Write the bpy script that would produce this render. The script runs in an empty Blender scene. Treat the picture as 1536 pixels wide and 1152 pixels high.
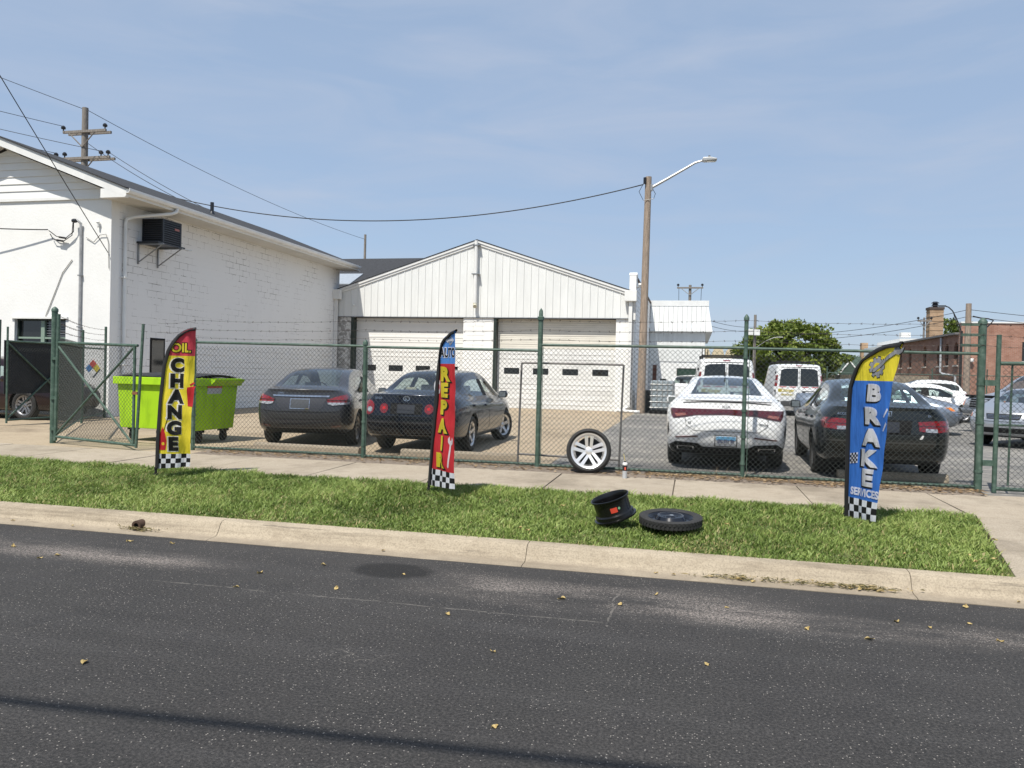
import bpy, bmesh, math, random
import numpy as np
from mathutils import Vector, Matrix, geometry
from mathutils.bvhtree import BVHTree

SC = bpy.context.scene
COL = SC.collection
rng = random.Random(7)
NR = np.random.default_rng(11)

# ------------------------------------------------------------------ camera
YAW, PITCH, ROLL, EYE = math.radians(13.2), math.radians(-0.74), math.radians(1.4), 1.62
fw = Vector((-math.sin(YAW) * math.cos(PITCH), math.cos(YAW) * math.cos(PITCH), math.sin(PITCH)))
r0 = Vector((math.cos(YAW), math.sin(YAW), 0)); u0 = r0.cross(fw)
rt = r0 * math.cos(ROLL) + u0 * math.sin(ROLL); up = -r0 * math.sin(ROLL) + u0 * math.cos(ROLL)
cd = bpy.data.cameras.new('camera'); cd.sensor_width = 36; cd.lens = 1154 / 1536 * 36
cd.clip_start = 0.05; cd.clip_end = 2000
cam = bpy.data.objects.new('camera', cd); COL.objects.link(cam)
cam.matrix_world = Matrix(((rt.x, up.x, -fw.x, 0), (rt.y, up.y, -fw.y, 0), (rt.z, up.z, -fw.z, EYE), (0, 0, 0, 1)))
SC.camera = cam

# ------------------------------------------------------------------ light
SUN = Vector((0.16, 0.56, -1.0)).normalized()
ld = bpy.data.lights.new('sun', 'SUN'); ld.energy = 4.1; ld.angle = math.radians(0.6); ld.color = (1.0, 0.95, 0.86)
sun = bpy.data.objects.new('sun', ld); COL.objects.link(sun); sun.rotation_euler = SUN.to_track_quat('-Z', 'Y').to_euler()
sun.location = (-4, -8, 25)
W = bpy.data.worlds.new('World'); SC.world = W; W.use_nodes = True
nt = W.node_tree; nt.nodes.clear()
o_ = nt.nodes.new('ShaderNodeOutputWorld'); bg = nt.nodes.new('ShaderNodeBackground')
sky = nt.nodes.new('ShaderNodeTexSky'); sky.sky_type = 'NISHITA'; sky.sun_disc = False
sky.sun_elevation = math.asin(-SUN.z); sky.sun_rotation = -math.atan2(-SUN.x, -SUN.y)
sky.air_density = 1.0; sky.dust_density = 0.6; sky.ozone_density = 1.5; sky.altitude = 0
tc = nt.nodes.new('ShaderNodeTexCoord'); mp = nt.nodes.new('ShaderNodeMapping')
mp.inputs['Scale'].default_value = (1.1, 1.1, 5.5)
ns = nt.nodes.new('ShaderNodeTexNoise'); ns.inputs['Scale'].default_value = 3.4; ns.inputs['Detail'].default_value = 8; ns.inputs['Roughness'].default_value = 0.55
ns.inputs['Distortion'].default_value = 0.6
rp = nt.nodes.new('ShaderNodeValToRGB'); rp.color_ramp.elements[0].position = 0.36; rp.color_ramp.elements[1].position = 0.82
rp.color_ramp.elements[0].color = (.74, .74, .74, 1); rp.color_ramp.elements[1].color = (0.9, 0.9, 0.9, 1)
mx = nt.nodes.new('ShaderNodeMix'); mx.data_type = 'RGBA'
rp2 = nt.nodes.new('ShaderNodeValToRGB'); rp2.color_ramp.elements[0].position = .40; rp2.color_ramp.elements[1].position = .82
rp2.color_ramp.elements[0].color = (2.25 / 5, 2.92 / 5, 3.98 / 5, 1); rp2.color_ramp.elements[1].color = (2.85 / 5, 3.3 / 5, 4.15 / 5, 1)
vs = nt.nodes.new('ShaderNodeVectorMath'); vs.operation = 'SCALE'; vs.inputs['Scale'].default_value = 5.0
L = nt.links
L.new(tc.outputs['Generated'], mp.inputs['Vector']); L.new(mp.outputs['Vector'], ns.inputs['Vector'])
L.new(ns.outputs['Fac'], rp.inputs['Fac']); L.new(rp.outputs['Color'], mx.inputs['Factor'])
L.new(ns.outputs['Fac'], rp2.inputs['Fac']); L.new(rp2.outputs['Color'], vs.inputs[0]); L.new(vs.outputs['Vector'], mx.inputs['B'])
L.new(sky.outputs['Color'], mx.inputs['A']); L.new(mx.outputs['Result'], bg.inputs['Color'])
bg.inputs['Strength'].default_value = 0.12
L.new(bg.outputs['Background'], o_.inputs['Surface'])
SC.view_settings.view_transform = 'Standard'; SC.view_settings.look = 'None'
SC.view_settings.exposure = 0.5; SC.view_settings.gamma = 1.0; SC.view_settings.use_curve_mapping = False
SC.render.engine = 'CYCLES'
try:
    SC.cycles.max_bounces = 7; SC.cycles.transparent_max_bounces = 24; SC.cycles.glossy_bounces = 3
    SC.cycles.diffuse_bounces = 3; SC.cycles.caustics_reflective = False; SC.cycles.caustics_refractive = False
    SC.cycles.use_denoising = True
except Exception: pass

# ------------------------------------------------------------------ materials
MATS = {}
def srgb(r, g, b):
    f = lambda c: (c / 12.92 if c <= .04045 else ((c + .055) / 1.055) ** 2.4)
    return (f(r / 255), f(g / 255), f(b / 255))
def mat(name, col, rough=0.6, metal=0.0, var=0.12, scale=6.0, bump=0.0, bscale=60.0, coat=0.0, col2=None, spec=0.5,
        detail=6.0, stretch=(1, 1, 1), lo=0.35, hi=0.65, emit=None, trans=0.0):
    if name in MATS: return MATS[name]
    m = bpy.data.materials.new(name); m.use_nodes = True; n = m.node_tree.nodes; l = m.node_tree.links
    b = n['Principled BSDF']
    b.inputs['Roughness'].default_value = rough; b.inputs['Metallic'].default_value = metal
    b.inputs['Specular IOR Level'].default_value = spec
    if coat: b.inputs['Coat Weight'].default_value = coat; b.inputs['Coat Roughness'].default_value = 0.04
    if trans: b.inputs['Transmission Weight'].default_value = trans
    c2 = col2 or tuple(c * (1 - var) for c in col)
    t = n.new('ShaderNodeTexCoord'); mp = n.new('ShaderNodeMapping'); mp.inputs['Scale'].default_value = stretch
    l.new(t.outputs['Object'], mp.inputs['Vector'])
    no = n.new('ShaderNodeTexNoise'); no.inputs['Scale'].default_value = scale; no.inputs['Detail'].default_value = detail
    no.inputs['Roughness'].default_value = 0.62
    l.new(mp.outputs['Vector'], no.inputs['Vector'])
    r = n.new('ShaderNodeValToRGB'); r.color_ramp.elements[0].position = lo; r.color_ramp.elements[1].position = hi
    r.color_ramp.elements[0].color = (*c2, 1); r.color_ramp.elements[1].color = (*col, 1)
    l.new(no.outputs['Fac'], r.inputs['Fac']); l.new(r.outputs['Color'], b.inputs['Base Color'])
    if bump:
        nb = n.new('ShaderNodeTexNoise'); nb.inputs['Scale'].default_value = bscale; nb.inputs['Detail'].default_value = 5
        l.new(t.outputs['Object'], nb.inputs['Vector'])
        bp = n.new('ShaderNodeBump'); bp.inputs['Strength'].default_value = bump; bp.inputs['Distance'].default_value = 0.02
        l.new(nb.outputs['Fac'], bp.inputs['Height']); l.new(bp.outputs['Normal'], b.inputs['Normal'])
    if emit:
        b.inputs['Emission Color'].default_value = (*emit, 1); b.inputs['Emission Strength'].default_value = 1
    MATS[name] = m
    return m
class NT:
    """small node-graph writer"""
    def __init__(s, name):
        s.m = bpy.data.materials.new(name); s.m.use_nodes = True; s.n = s.m.node_tree.nodes; s.l = s.m.node_tree.links
        s.b = s.n['Principled BSDF']; MATS[name] = s.m
        s.t = s.n.new('ShaderNodeTexCoord').outputs['Object']
    def map(s, scale=(1, 1, 1), loc=(0, 0, 0), rot=(0, 0, 0), src=None):
        k = s.n.new('ShaderNodeMapping'); k.inputs['Scale'].default_value = scale; k.inputs['Location'].default_value = loc
        k.inputs['Rotation'].default_value = rot; s.l.new(src or s.t, k.inputs['Vector']); return k.outputs['Vector']
    def noise(s, scale, detail=6, rough=.6, vec=None, dist=0):
        k = s.n.new('ShaderNodeTexNoise'); k.inputs['Scale'].default_value = scale; k.inputs['Detail'].default_value = detail
        k.inputs['Roughness'].default_value = rough; k.inputs['Distortion'].default_value = dist
        s.l.new(vec or s.t, k.inputs['Vector']); return k.outputs['Fac']
    def voro(s, scale, feat='F1', vec=None, out='Distance'):
        k = s.n.new('ShaderNodeTexVoronoi'); k.feature = feat; k.inputs['Scale'].default_value = scale
        s.l.new(vec or s.t, k.inputs['Vector']); return k.outputs[out]
    def ramp(s, fac, stops):
        k = s.n.new('ShaderNodeValToRGB'); e = k.color_ramp.elements
        while len(e) > 1: e.remove(e[-1])
        for i, (p, c) in enumerate(stops):
            el = e[0] if i == 0 else e.new(p)
            el.position = p; c = (c, c, c) if not hasattr(c, '__len__') else c; el.color = (*c, 1)
        s.l.new(fac, k.inputs['Fac']); return k.outputs['Color']
    def mix(s, fac, a, b, mode='MIX'):
        k = s.n.new('ShaderNodeMix'); k.data_type = 'RGBA'; k.blend_type = mode
        for nm, v in (('Factor', fac), ('A', a), ('B', b)):
            i = k.inputs[nm]
            if nm == 'Factor': i = [q for q in k.inputs if q.name == 'Factor' and q.type == 'VALUE'][0]
            elif nm in 'AB': i = [q for q in k.inputs if q.name == nm and q.type == 'RGBA'][0]
            if hasattr(v, 'is_output'): s.l.new(v, i)
            elif nm == 'Factor': i.default_value = v
            else: i.default_value = (*v, 1)
        return [q for q in k.outputs if q.type == 'RGBA'][0]
    def math(s, op, a, b=None, clamp=False):
        k = s.n.new('ShaderNodeMath'); k.operation = op; k.use_clamp = clamp
        for i, v in enumerate((a, b)):
            if v is None: continue
            if hasattr(v, 'is_output'): s.l.new(v, k.inputs[i])
            else: k.inputs[i].default_value = v
        return k.outputs[0]
    def sep(s, vec=None):
        k = s.n.new('ShaderNodeSeparateXYZ'); s.l.new(vec or s.t, k.inputs[0]); return k.outputs
    def bump(s, h, strength=.3, dist=.01):
        k = s.n.new('ShaderNodeBump'); k.inputs['Strength'].default_value = strength; k.inputs['Distance'].default_value = dist
        s.l.new(h, k.inputs['Height']); s.l.new(k.outputs['Normal'], s.b.inputs['Normal'])
    def base(s, c, rough=.8, spec=.5):
        if hasattr(c, 'is_output'): s.l.new(c, s.b.inputs['Base Color'])
        else: s.b.inputs['Base Color'].default_value = (*c, 1)
        if hasattr(rough, 'is_output'): s.l.new(rough, s.b.inputs['Roughness'])
        else: s.b.inputs['Roughness'].default_value = rough
        s.b.inputs['Specular IOR Level'].default_value = spec
        return s.m
def glassmat(name, tint, refl=0.9):
    if name in MATS: return MATS[name]
    m = bpy.data.materials.new(name); m.use_nodes = True; n = m.node_tree.nodes; l = m.node_tree.links
    n.remove(n['Principled BSDF']); out = n['Material Output']
    tr = n.new('ShaderNodeBsdfTransparent'); tr.inputs[0].default_value = (*tint, 1)
    gl = n.new('ShaderNodeBsdfGlossy'); gl.inputs['Roughness'].default_value = 0.02; gl.inputs['Color'].default_value = (refl, refl, refl, 1)
    lw = n.new('ShaderNodeLayerWeight'); lw.inputs['Blend'].default_value = .5
    pw = n.new('ShaderNodeMath'); pw.operation = 'POWER'; pw.inputs[1].default_value = 3.2; l.new(lw.outputs['Facing'], pw.inputs[0])
    fr = n.new('ShaderNodeMath'); fr.operation = 'MULTIPLY_ADD'; fr.inputs[1].default_value = .7; fr.inputs[2].default_value = .06; l.new(pw.outputs[0], fr.inputs[0])
    mxs = n.new('ShaderNodeMixShader'); l.new(fr.outputs[0], mxs.inputs[0]); l.new(tr.outputs[0], mxs.inputs[1]); l.new(gl.outputs[0], mxs.inputs[2])
    l.new(mxs.outputs[0], out.inputs['Surface']); MATS[name] = m
    return m

# ------------------------------------------------------------------ mesh builder
class MB:
    def __init__(s): s.v = []; s.f = []
    def add(s, vs, fs):
        o = len(s.v); s.v += [tuple(p) for p in vs]; s.f += [tuple(i + o for i in f) for f in fs]; return s
    def box(s, c, size, rz=0.0, M=None):
        hx, hy, hz = size[0] / 2, size[1] / 2, size[2] / 2
        ps = [Vector((x, y, z)) for z in (-hz, hz) for y in (-hy, hy) for x in (-hx, hx)]
        R = M if M is not None else Matrix.Rotation(rz, 3, 'Z')
        c = Vector(c)
        return s.add([R @ p + c for p in ps], [(0, 2, 3, 1), (4, 5, 7, 6), (0, 1, 5, 4), (2, 6, 7, 3), (0, 4, 6, 2), (1, 3, 7, 5)])
    def bx(s, x0, x1, y0, y1, z0, z1): return s.box(((x0 + x1) / 2, (y0 + y1) / 2, (z0 + z1) / 2), (abs(x1 - x0), abs(y1 - y0), abs(z1 - z0)))
    def hexa(s, bot, top):
        return s.add(list(bot) + list(top), [(3, 2, 1, 0), (4, 5, 6, 7)] + [(i, (i + 1) % 4, (i + 1) % 4 + 4, i + 4) for i in range(4)])
    def cyl(s, p0, p1, r, r1=None, n=10, cap=True):
        p0, p1 = Vector(p0), Vector(p1); r1 = r if r1 is None else r1
        d = (p1 - p0)
        if d.length < 1e-7: return s
        d.normalize(); a = d.orthogonal().normalized(); b = d.cross(a)
        vs = [p0 + (a * math.cos(2 * math.pi * i / n) + b * math.sin(2 * math.pi * i / n)) * r for i in range(n)]
        vs += [p1 + (a * math.cos(2 * math.pi * i / n) + b * math.sin(2 * math.pi * i / n)) * r1 for i in range(n)]
        fs = [(i, (i + 1) % n, (i + 1) % n + n, i + n) for i in range(n)]
        if cap: fs += [tuple(range(n - 1, -1, -1)), tuple(range(n, 2 * n))]
        return s.add(vs, fs)
    def tube(s, path, r, n=6, cap=True):
        P = [Vector(p) for p in path]; m = len(P)
        rs = r if hasattr(r, '__len__') else [r] * m
        prev = None; vs = []
        for i in range(m):
            t = (P[min(i + 1, m - 1)] - P[max(i - 1, 0)])
            t = t.normalized() if t.length > 1e-9 else Vector((0, 0, 1))
            a = t.orthogonal().normalized() if prev is None else (prev - t * prev.dot(t))
            a = a.normalized() if a.length > 1e-6 else t.orthogonal().normalized()
            prev = a; b = t.cross(a)
            vs += [P[i] + (a * math.cos(2 * math.pi * k / n) + b * math.sin(2 * math.pi * k / n)) * rs[i] for k in range(n)]
        fs = [(i * n + k, i * n + (k + 1) % n, (i + 1) * n + (k + 1) % n, (i + 1) * n + k) for i in range(m - 1) for k in range(n)]
        if cap: fs += [tuple(range(n - 1, -1, -1)), tuple(range((m - 1) * n, m * n))]
        return s.add(vs, fs)
    def lathe(s, prof, c=(0, 0, 0), axis='Z', n=24, M=None):
        """prof: (r, h) pairs along the axis"""
        vs = []; c = Vector(c)
        for r, h in prof:
            for k in range(n):
                a = 2 * math.pi * k / n; x, y = r * math.cos(a), r * math.sin(a)
                p = {'Z': (x, y, h), 'X': (h, x, y), 'Y': (x, h, y)}[axis]
                p = Vector(p)
                vs.append((M @ p if M is not None else p) + c)
        m = len(prof)
        return s.add(vs, [(i * n + k, i * n + (k + 1) % n, (i + 1) * n + (k + 1) % n, (i + 1) * n + k) for i in range(m - 1) for k in range(n)])
    def prism(s, poly, h0, h1, plane='XY', f=None):
        """polygon in a plane, extruded along the third axis from h0 to h1"""
        g = {'XY': lambda a, b, h: (a, b, h), 'XZ': lambda a, b, h: (a, h, b), 'YZ': lambda a, b, h: (h, a, b)}[plane]
        n = len(poly)
        vs = [g(a, b, h0) for a, b in poly] + [g(a, b, h1) for a, b in poly]
        fs = [(i, (i + 1) % n, (i + 1) % n + n, i + n) for i in range(n)]
        tri = geometry.tessellate_polygon([[Vector((a, b, 0)) for a, b in poly]])
        fs += [tuple(t) for t in tri] + [tuple(i + n for i in reversed(t)) for t in tri]
        if f: vs = [f(v) for v in vs]
        return s.add(vs, fs)
    def quad(s, a, b, c, d): return s.add([a, b, c, d], [(0, 1, 2, 3)])
    def mesh(s, name, smooth=False, weld=False, fix=True):
        me = bpy.data.meshes.new(name); me.from_pydata([tuple(p) for p in s.v], [], s.f)
        if fix or weld:
            bm = bmesh.new(); bm.from_mesh(me)
            if weld: bmesh.ops.remove_doubles(bm, verts=bm.verts, dist=1e-5)
            bmesh.ops.recalc_face_normals(bm, faces=bm.faces)
            bm.to_mesh(me); bm.free()
        if smooth is True:
            for p in me.polygons: p.use_smooth = True
        elif smooth:
            for p in me.polygons: p.use_smooth = True
            me.set_sharp_from_angle(angle=math.radians(smooth))
        return me
def tag(o, label=None, cat=None, group=None, kind=None):
    if label: o['label'] = label
    if cat: o['category'] = cat
    if group: o['group'] = group
    if kind: o['kind'] = kind
    return o
def link(name, me, m, parent=None, loc=None, rot=None):
    o = bpy.data.objects.new(name, me); COL.objects.link(o)
    if m is not None and len(me.materials) == 0: me.materials.append(m)
    if parent is not None: o.parent = parent
    if loc is not None: o.location = loc
    if rot is not None: o.rotation_euler = rot
    return o
def obj(name, mb, m, parent=None, smooth=False, world=False, bevel=0, **k):
    """world=True: the builder holds world coordinates; they are moved into the parent's frame"""
    me = mb.mesh(name, smooth)
    o = link(name, me, m, parent)
    if world and parent is not None:
        p = parent; T = Matrix.Identity(4)
        ch = []
        while p is not None: ch.append(p.matrix_basis.copy()); p = p.parent
        for q in reversed(ch): T = T @ q
        me.transform(T.inverted())
    if bevel:
        bm = bmesh.new(); bm.from_mesh(me)
        bmesh.ops.remove_doubles(bm, verts=bm.verts, dist=1e-6)
        ed = [e for e in bm.edges if len(e.link_faces) == 2 and e.calc_face_angle(0) > 0.6]
        bmesh.ops.bevel(bm, geom=ed, offset=bevel, segments=2, affect='EDGES', profile=0.6, clamp_overlap=True)
        bm.to_mesh(me); bm.free()
    return tag(o, **k)
def thing(name, label, cat, loc=(0, 0, 0), rz=0.0, group=None, kind=None):
    o = bpy.data.objects.new(name, None); COL.objects.link(o); o.empty_display_size = 0.2
    o.location = loc; o.rotation_euler = (0, 0, rz)
    return tag(o, label, cat, group, kind)
def dup(root, loc=None, rz=None, label=None, parent=None):
    r = root.copy(); COL.objects.link(r)
    if loc is not None: r.location = loc
    if rz is not None: r.rotation_euler = (0, 0, rz)
    if label: r['label'] = label
    if parent is not None: r.parent = parent
    for ch in list(root.children):
        c = ch.copy(); COL.objects.link(c); c.parent = r
        for g in list(ch.children):
            d = g.copy(); COL.objects.link(d); d.parent = c
    return r
def lerp(a, b, t): return a + (b - a) * t
def textmesh(s, size=1.0, bold=0.0, spacing=1.0, xs=1.0):
    """flat lettering -> (verts2d, faces), centred on 0,0"""
    cu = bpy.data.curves.new('lettering', 'FONT'); cu.body = s; cu.size = size; cu.offset = bold; cu.align_x = 'CENTER'; cu.align_y = 'CENTER'
    cu.space_character = spacing; cu.resolution_u = 4
    o = bpy.data.objects.new('lettering', cu); COL.objects.link(o)
    dg = bpy.context.evaluated_depsgraph_get(); dg.update()
    me = bpy.data.meshes.new_from_object(o.evaluated_get(dg))
    v = [(p.co.x, p.co.y) for p in me.vertices]; f = [tuple(p.vertices) for p in me.polygons]
    bpy.data.objects.remove(o); bpy.data.curves.remove(cu); bpy.data.meshes.remove(me)
    if v:
        cx = (min(p[0] for p in v) + max(p[0] for p in v)) / 2; cy = (min(p[1] for p in v) + max(p[1] for p in v)) / 2
        v = [((a - cx) * xs, b - cy) for a, b in v]
    return v, f
def finer(v, f, step):
    """subdivide a flat mesh until no edge is longer than step"""
    bm = bmesh.new(); vs = [bm.verts.new((a, b, 0)) for a, b in v]
    for q in f:
        try: bm.faces.new([vs[i] for i in q])
        except ValueError: pass
    bmesh.ops.triangulate(bm, faces=bm.faces)
    for _ in range(6):
        ed = [e for e in bm.edges if e.calc_length() > step]
        if not ed: break
        bmesh.ops.subdivide_edges(bm, edges=ed, cuts=1, use_grid_fill=False)
        bmesh.ops.triangulate(bm, faces=[q for q in bm.faces if len(q.verts) > 3])
    bm.verts.index_update()
    out = ([(p.co.x, p.co.y) for p in bm.verts], [tuple(p.index for p in q.verts) for q in bm.faces])
    bm.free(); return out
def polymesh(poly):
    t = geometry.tessellate_polygon([[Vector((a, b, 0)) for a, b in poly]])
    return [tuple(p) for p in poly], [tuple(q) for q in t]
# ------------------------------------------------------------------ ground, road, pavement
def m_road():
    k = NT('asphalt_road'); x, y, z = k.sep()
    fine = k.noise(170, 3, .7); mid = k.noise(62, 5, .75); big = k.noise(.5, 5, .6); med = k.noise(3.2, 5, .65)
    stx = k.map((.22, 2.2, 1)); streak = k.noise(1.5, 5, .6, stx)
    base = k.mix(k.ramp(big, [(.35, 0), (.65, 1)]), (.041, .039, .038), (.056, .053, .051))
    base = k.mix(k.math('MULTIPLY', k.ramp(streak, [(.48, 0), (.7, 1)]), .4), base, (.078, .075, .074))
    base = k.mix(k.ramp(med, [(.3, .4), (.5, 0)]), base, (.026, .026, .028))
    base = k.mix(k.ramp(mid, [(.38, .75), (.52, 0)]), base, (.014, .014, .014))
    base = k.mix(k.ramp(mid, [(.50, 0), (.68, .6)]), base, (.125, .117, .111))
    base = k.mix(k.ramp(fine, [(.34, .6), (.5, 0)]), base, (.010, .010, .011))
    def band(y0, w, x0, x1, nz, thr):
        g = k.math('DIVIDE', k.math('ABSOLUTE', k.math('SUBTRACT', k.math('ADD', y, k.math('MULTIPLY', k.noise(.9, 4), .5)), y0 + .25)), w)
        g = k.math('SUBTRACT', 1, g, clamp=True)
        a = k.math('DIVIDE', k.math('SUBTRACT', x, x0), .8, clamp=True); b_ = k.math('DIVIDE', k.math('SUBTRACT', x1, x), .8, clamp=True)
        a = k.math('MULTIPLY', k.math('MINIMUM', a, 1), k.math('MINIMUM', b_, 1))
        return k.math('MULTIPLY', k.math('MULTIPLY', g, a, clamp=True), k.ramp(nz, [(thr, 0), (thr + .25, 1)]))
    st = k.noise(2.0, 5, .65, k.map((.45, 1.6, 1)))
    s1 = band(5.55, .30, -7.5, -3.4, st, .34); s2 = band(5.62, .50, -2.2, 1.0, st, .36); s3 = band(5.45, .30, -.3, 9, st, .36)
    sand = k.math('ADD', s1, k.math('ADD', k.math('MULTIPLY', s2, .9), k.math('MULTIPLY', s3, .8)), clamp=True)
    # pale stone chips, thicker where sand has gathered
    clus = k.ramp(k.noise(1.1, 5, .7), [(.45, .0), (.75, .12)])
    thr = k.math('SUBTRACT', k.math('SUBTRACT', .97, clus), k.math('MULTIPLY', sand, .5))
    for sc, rad in ((95, .34), (48, .20)):
        sel = k.math('GREATER_THAN', k.sep(k.voro(sc, out='Color'))[0], thr if sc == 95 else k.math('ADD', thr, .045)); near = k.math('LESS_THAN', k.voro(sc), rad)
        base = k.mix(k.math('MULTIPLY', k.math('MULTIPLY', sel, near), .8), base, (.36, .33, .30))
    grit = k.noise(48, 5, .85)
    base = k.mix(k.math('MULTIPLY', sand, k.ramp(grit, [(.47, .05), (.56, .9)])), base, (.33, .285, .255))
    ex = k.math('DIVIDE', k.math('ADD', x, 2.33), .36); ey = k.math('DIVIDE', k.math('SUBTRACT', y, 5.85), .24)
    rr = k.math('ADD', k.math('ADD', k.math('MULTIPLY', ex, ex), k.math('MULTIPLY', ey, ey)), k.math('MULTIPLY', k.noise(9, 4), .9))
    oil = k.ramp(k.math('MULTIPLY', rr, .4), [(.42, .9), (.62, 0)]); oil = k.math('MULTIPLY', oil, k.ramp(mid, [(.3, 1), (.65, .7)]))
    base = k.mix(oil, base, (.010, .010, .010))
    wob = k.math('MULTIPLY', k.math('SUBTRACT', k.noise(2.2, 5), .5), .10)
    ln = k.math('ABSOLUTE', k.math('SUBTRACT', k.math('ADD', y, wob), k.math('ADD', 5.06, k.math('MULTIPLY', x, .012))))
    seam = k.math('MULTIPLY', k.math('LESS_THAN', ln, k.math('MULTIPLY', k.noise(14, 3), .016)), k.math('MULTIPLY', k.math('GREATER_THAN', x, -3.9), k.math('LESS_THAN', x, -.5)))
    lx = k.math('ABSOLUTE', k.math('ADD', k.math('ADD', x, .5), wob)); seam2 = k.math('MULTIPLY', k.math('LESS_THAN', lx, .007), k.math('MULTIPLY', k.math('GREATER_THAN', y, 4.98), k.math('LESS_THAN', y, 5.75)))
    seam = k.math('MULTIPLY', k.math('MAXIMUM', seam, seam2), k.ramp(k.noise(8, 5, .75), [(.42, 0), (.54, 1)]))
    dv = k.n.new('ShaderNodeVectorMath'); dv.operation = 'ADD'; k.l.new(k.t, dv.inputs[0])
    cmb = k.n.new('ShaderNodeCombineXYZ'); k.l.new(k.noise(2.6, 2, .5), cmb.inputs[0]); k.l.new(k.noise(2.3, 2, .5), cmb.inputs[1]); k.l.new(cmb.outputs[0], dv.inputs[1])
    cr = k.voro(.55, 'DISTANCE_TO_EDGE', dv.outputs[0])
    crack = k.math('MULTIPLY', k.math('LESS_THAN', cr, .003), k.ramp(k.noise(.9, 3), [(.60, 0), (.68, .6)])); crack = k.math('MULTIPLY', crack, k.ramp(k.noise(12, 3), [(.42, 0), (.52, 1)]))
    base = k.mix(k.math('MULTIPLY', k.math('MAXIMUM', seam, crack), .45), base, (.24, .22, .195))
    k.bump(k.mix(.45, mid, fine), .9, .014)
    return k.base(base, k.ramp(mid, [(.3, .75), (.7, .95)]), .3)
def m_conc(name, c1, c2, dirt, joint=.0, objrand=True, scale=1.0, streak=False):
    k = NT(name); big = k.noise(.9 * scale, 6, .65); fine = k.noise(70, 4, .75); mid = k.noise(6 * scale, 6, .7)
    b = k.mix(k.ramp(big, [(.3, 0), (.7, 1)]), c1, c2)
    if objrand:
        oi = k.n.new('ShaderNodeObjectInfo').outputs['Random']
        b = k.mix(k.math('MULTIPLY', oi, .28), b, tuple(c * .68 for c in c1))
    b = k.mix(k.ramp(mid, [(.48, 0), (.72, .6)]), b, dirt)
    b = k.mix(k.ramp(fine, [(.36, .55), (.54, 0)]), b, tuple(c * .42 for c in c1))
    b = k.mix(k.ramp(fine, [(.56, 0), (.7, .3)]), b, tuple(min(1, c * 1.35) for c in c2))
    st = k.noise(1.6, 6, .7, k.map((.35, .9, 7) if streak else (.5, .5, 4)))
    b = k.mix(k.ramp(st, [(.50, 0), (.68, .55)]), b, tuple(c * .5 for c in dirt))
    if streak:
        x, y, z = k.sep()
        low = k.math('SUBTRACT', 1, k.math('DIVIDE', z, .035), clamp=True)
        b = k.mix(k.math('MULTIPLY', low, k.ramp(k.noise(5, 4), [(.3, .35), (.6, .85)])), b, (.20, .165, .125))
        sc = k.ramp(k.noise(2.4, 6, .8, k.map((.3, 1, 9))), [(.60, 0), (.66, .5)]); b = k.mix(sc, b, (.07, .06, .05))
    spot = k.math('LESS_THAN', k.voro(9), k.math('MULTIPLY', k.noise(3, 2), .07)); b = k.mix(k.math('MULTIPLY', spot, .5), b, (.06, .055, .05))
    k.bump(k.mix(.45, fine, mid), .5, .01)
    return k.base(b, .9, .25)
CONC = m_conc('sidewalk_concrete', (.38, .32, .245), (.44, .38, .30), (.28, .23, .17))
KERBM = m_conc('kerb_concrete', (.43, .365, .275), (.37, .31, .23), (.26, .21, .15), streak=True)
LOTC = m_conc('lot_concrete', (.37, .295, .205), (.42, .345, .25), (.27, .21, .145), objrand=False, scale=.4)
def m_lot():
    k = NT('lot_asphalt'); a = k.noise(.5, 6, .65, k.map((.5, 1.4, 1))); fine = k.noise(70, 4, .75); mid = k.noise(5, 5, .7)
    b = k.mix(k.ramp(a, [(.4, 0), (.6, 1)]), (.20, .19, .175), (.42, .39, .34))
    b = k.mix(k.ramp(mid, [(.45, .6), (.6, 0)]), b, (.11, .11, .11)); b = k.mix(k.ramp(fine, [(.42, .5), (.6, 0)]), b, (.09, .09, .09))
    k.bump(fine, .6, .012); return k.base(b, .9, .3)
def m_soil():
    k = NT('verge_soil'); return k.base(k.mix(k.noise(30, 4), (.08, .10, .03), (.14, .15, .055)), .95, .2)
def m_far():
    k = NT('far_ground'); return k.base(k.mix(k.noise(.05, 4), (.10, .11, .05), (.17, .155, .12)), .95, .2)

g = MB()
prof = [(-500, -.06), (7.2, -.06), (7.4, .09), (75, .09), (1500, .09)]
for (y0, z0), (y1, z1) in zip(prof, prof[1:]): g.quad((-1200, y0, z0), (1200, y0, z0), (1200, y1, z1), (-1200, y1, z1))
obj('ground', g, m_far(), label='open ground reaching to the horizon', kind='structure')
obj('road', MB().quad((-90, -14, 0), (90, -14, 0), (90, 6.345, 0), (-90, 6.345, 0)), m_road(), label='dark asphalt street with sand and leaves along the gutter', kind='structure')
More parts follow.
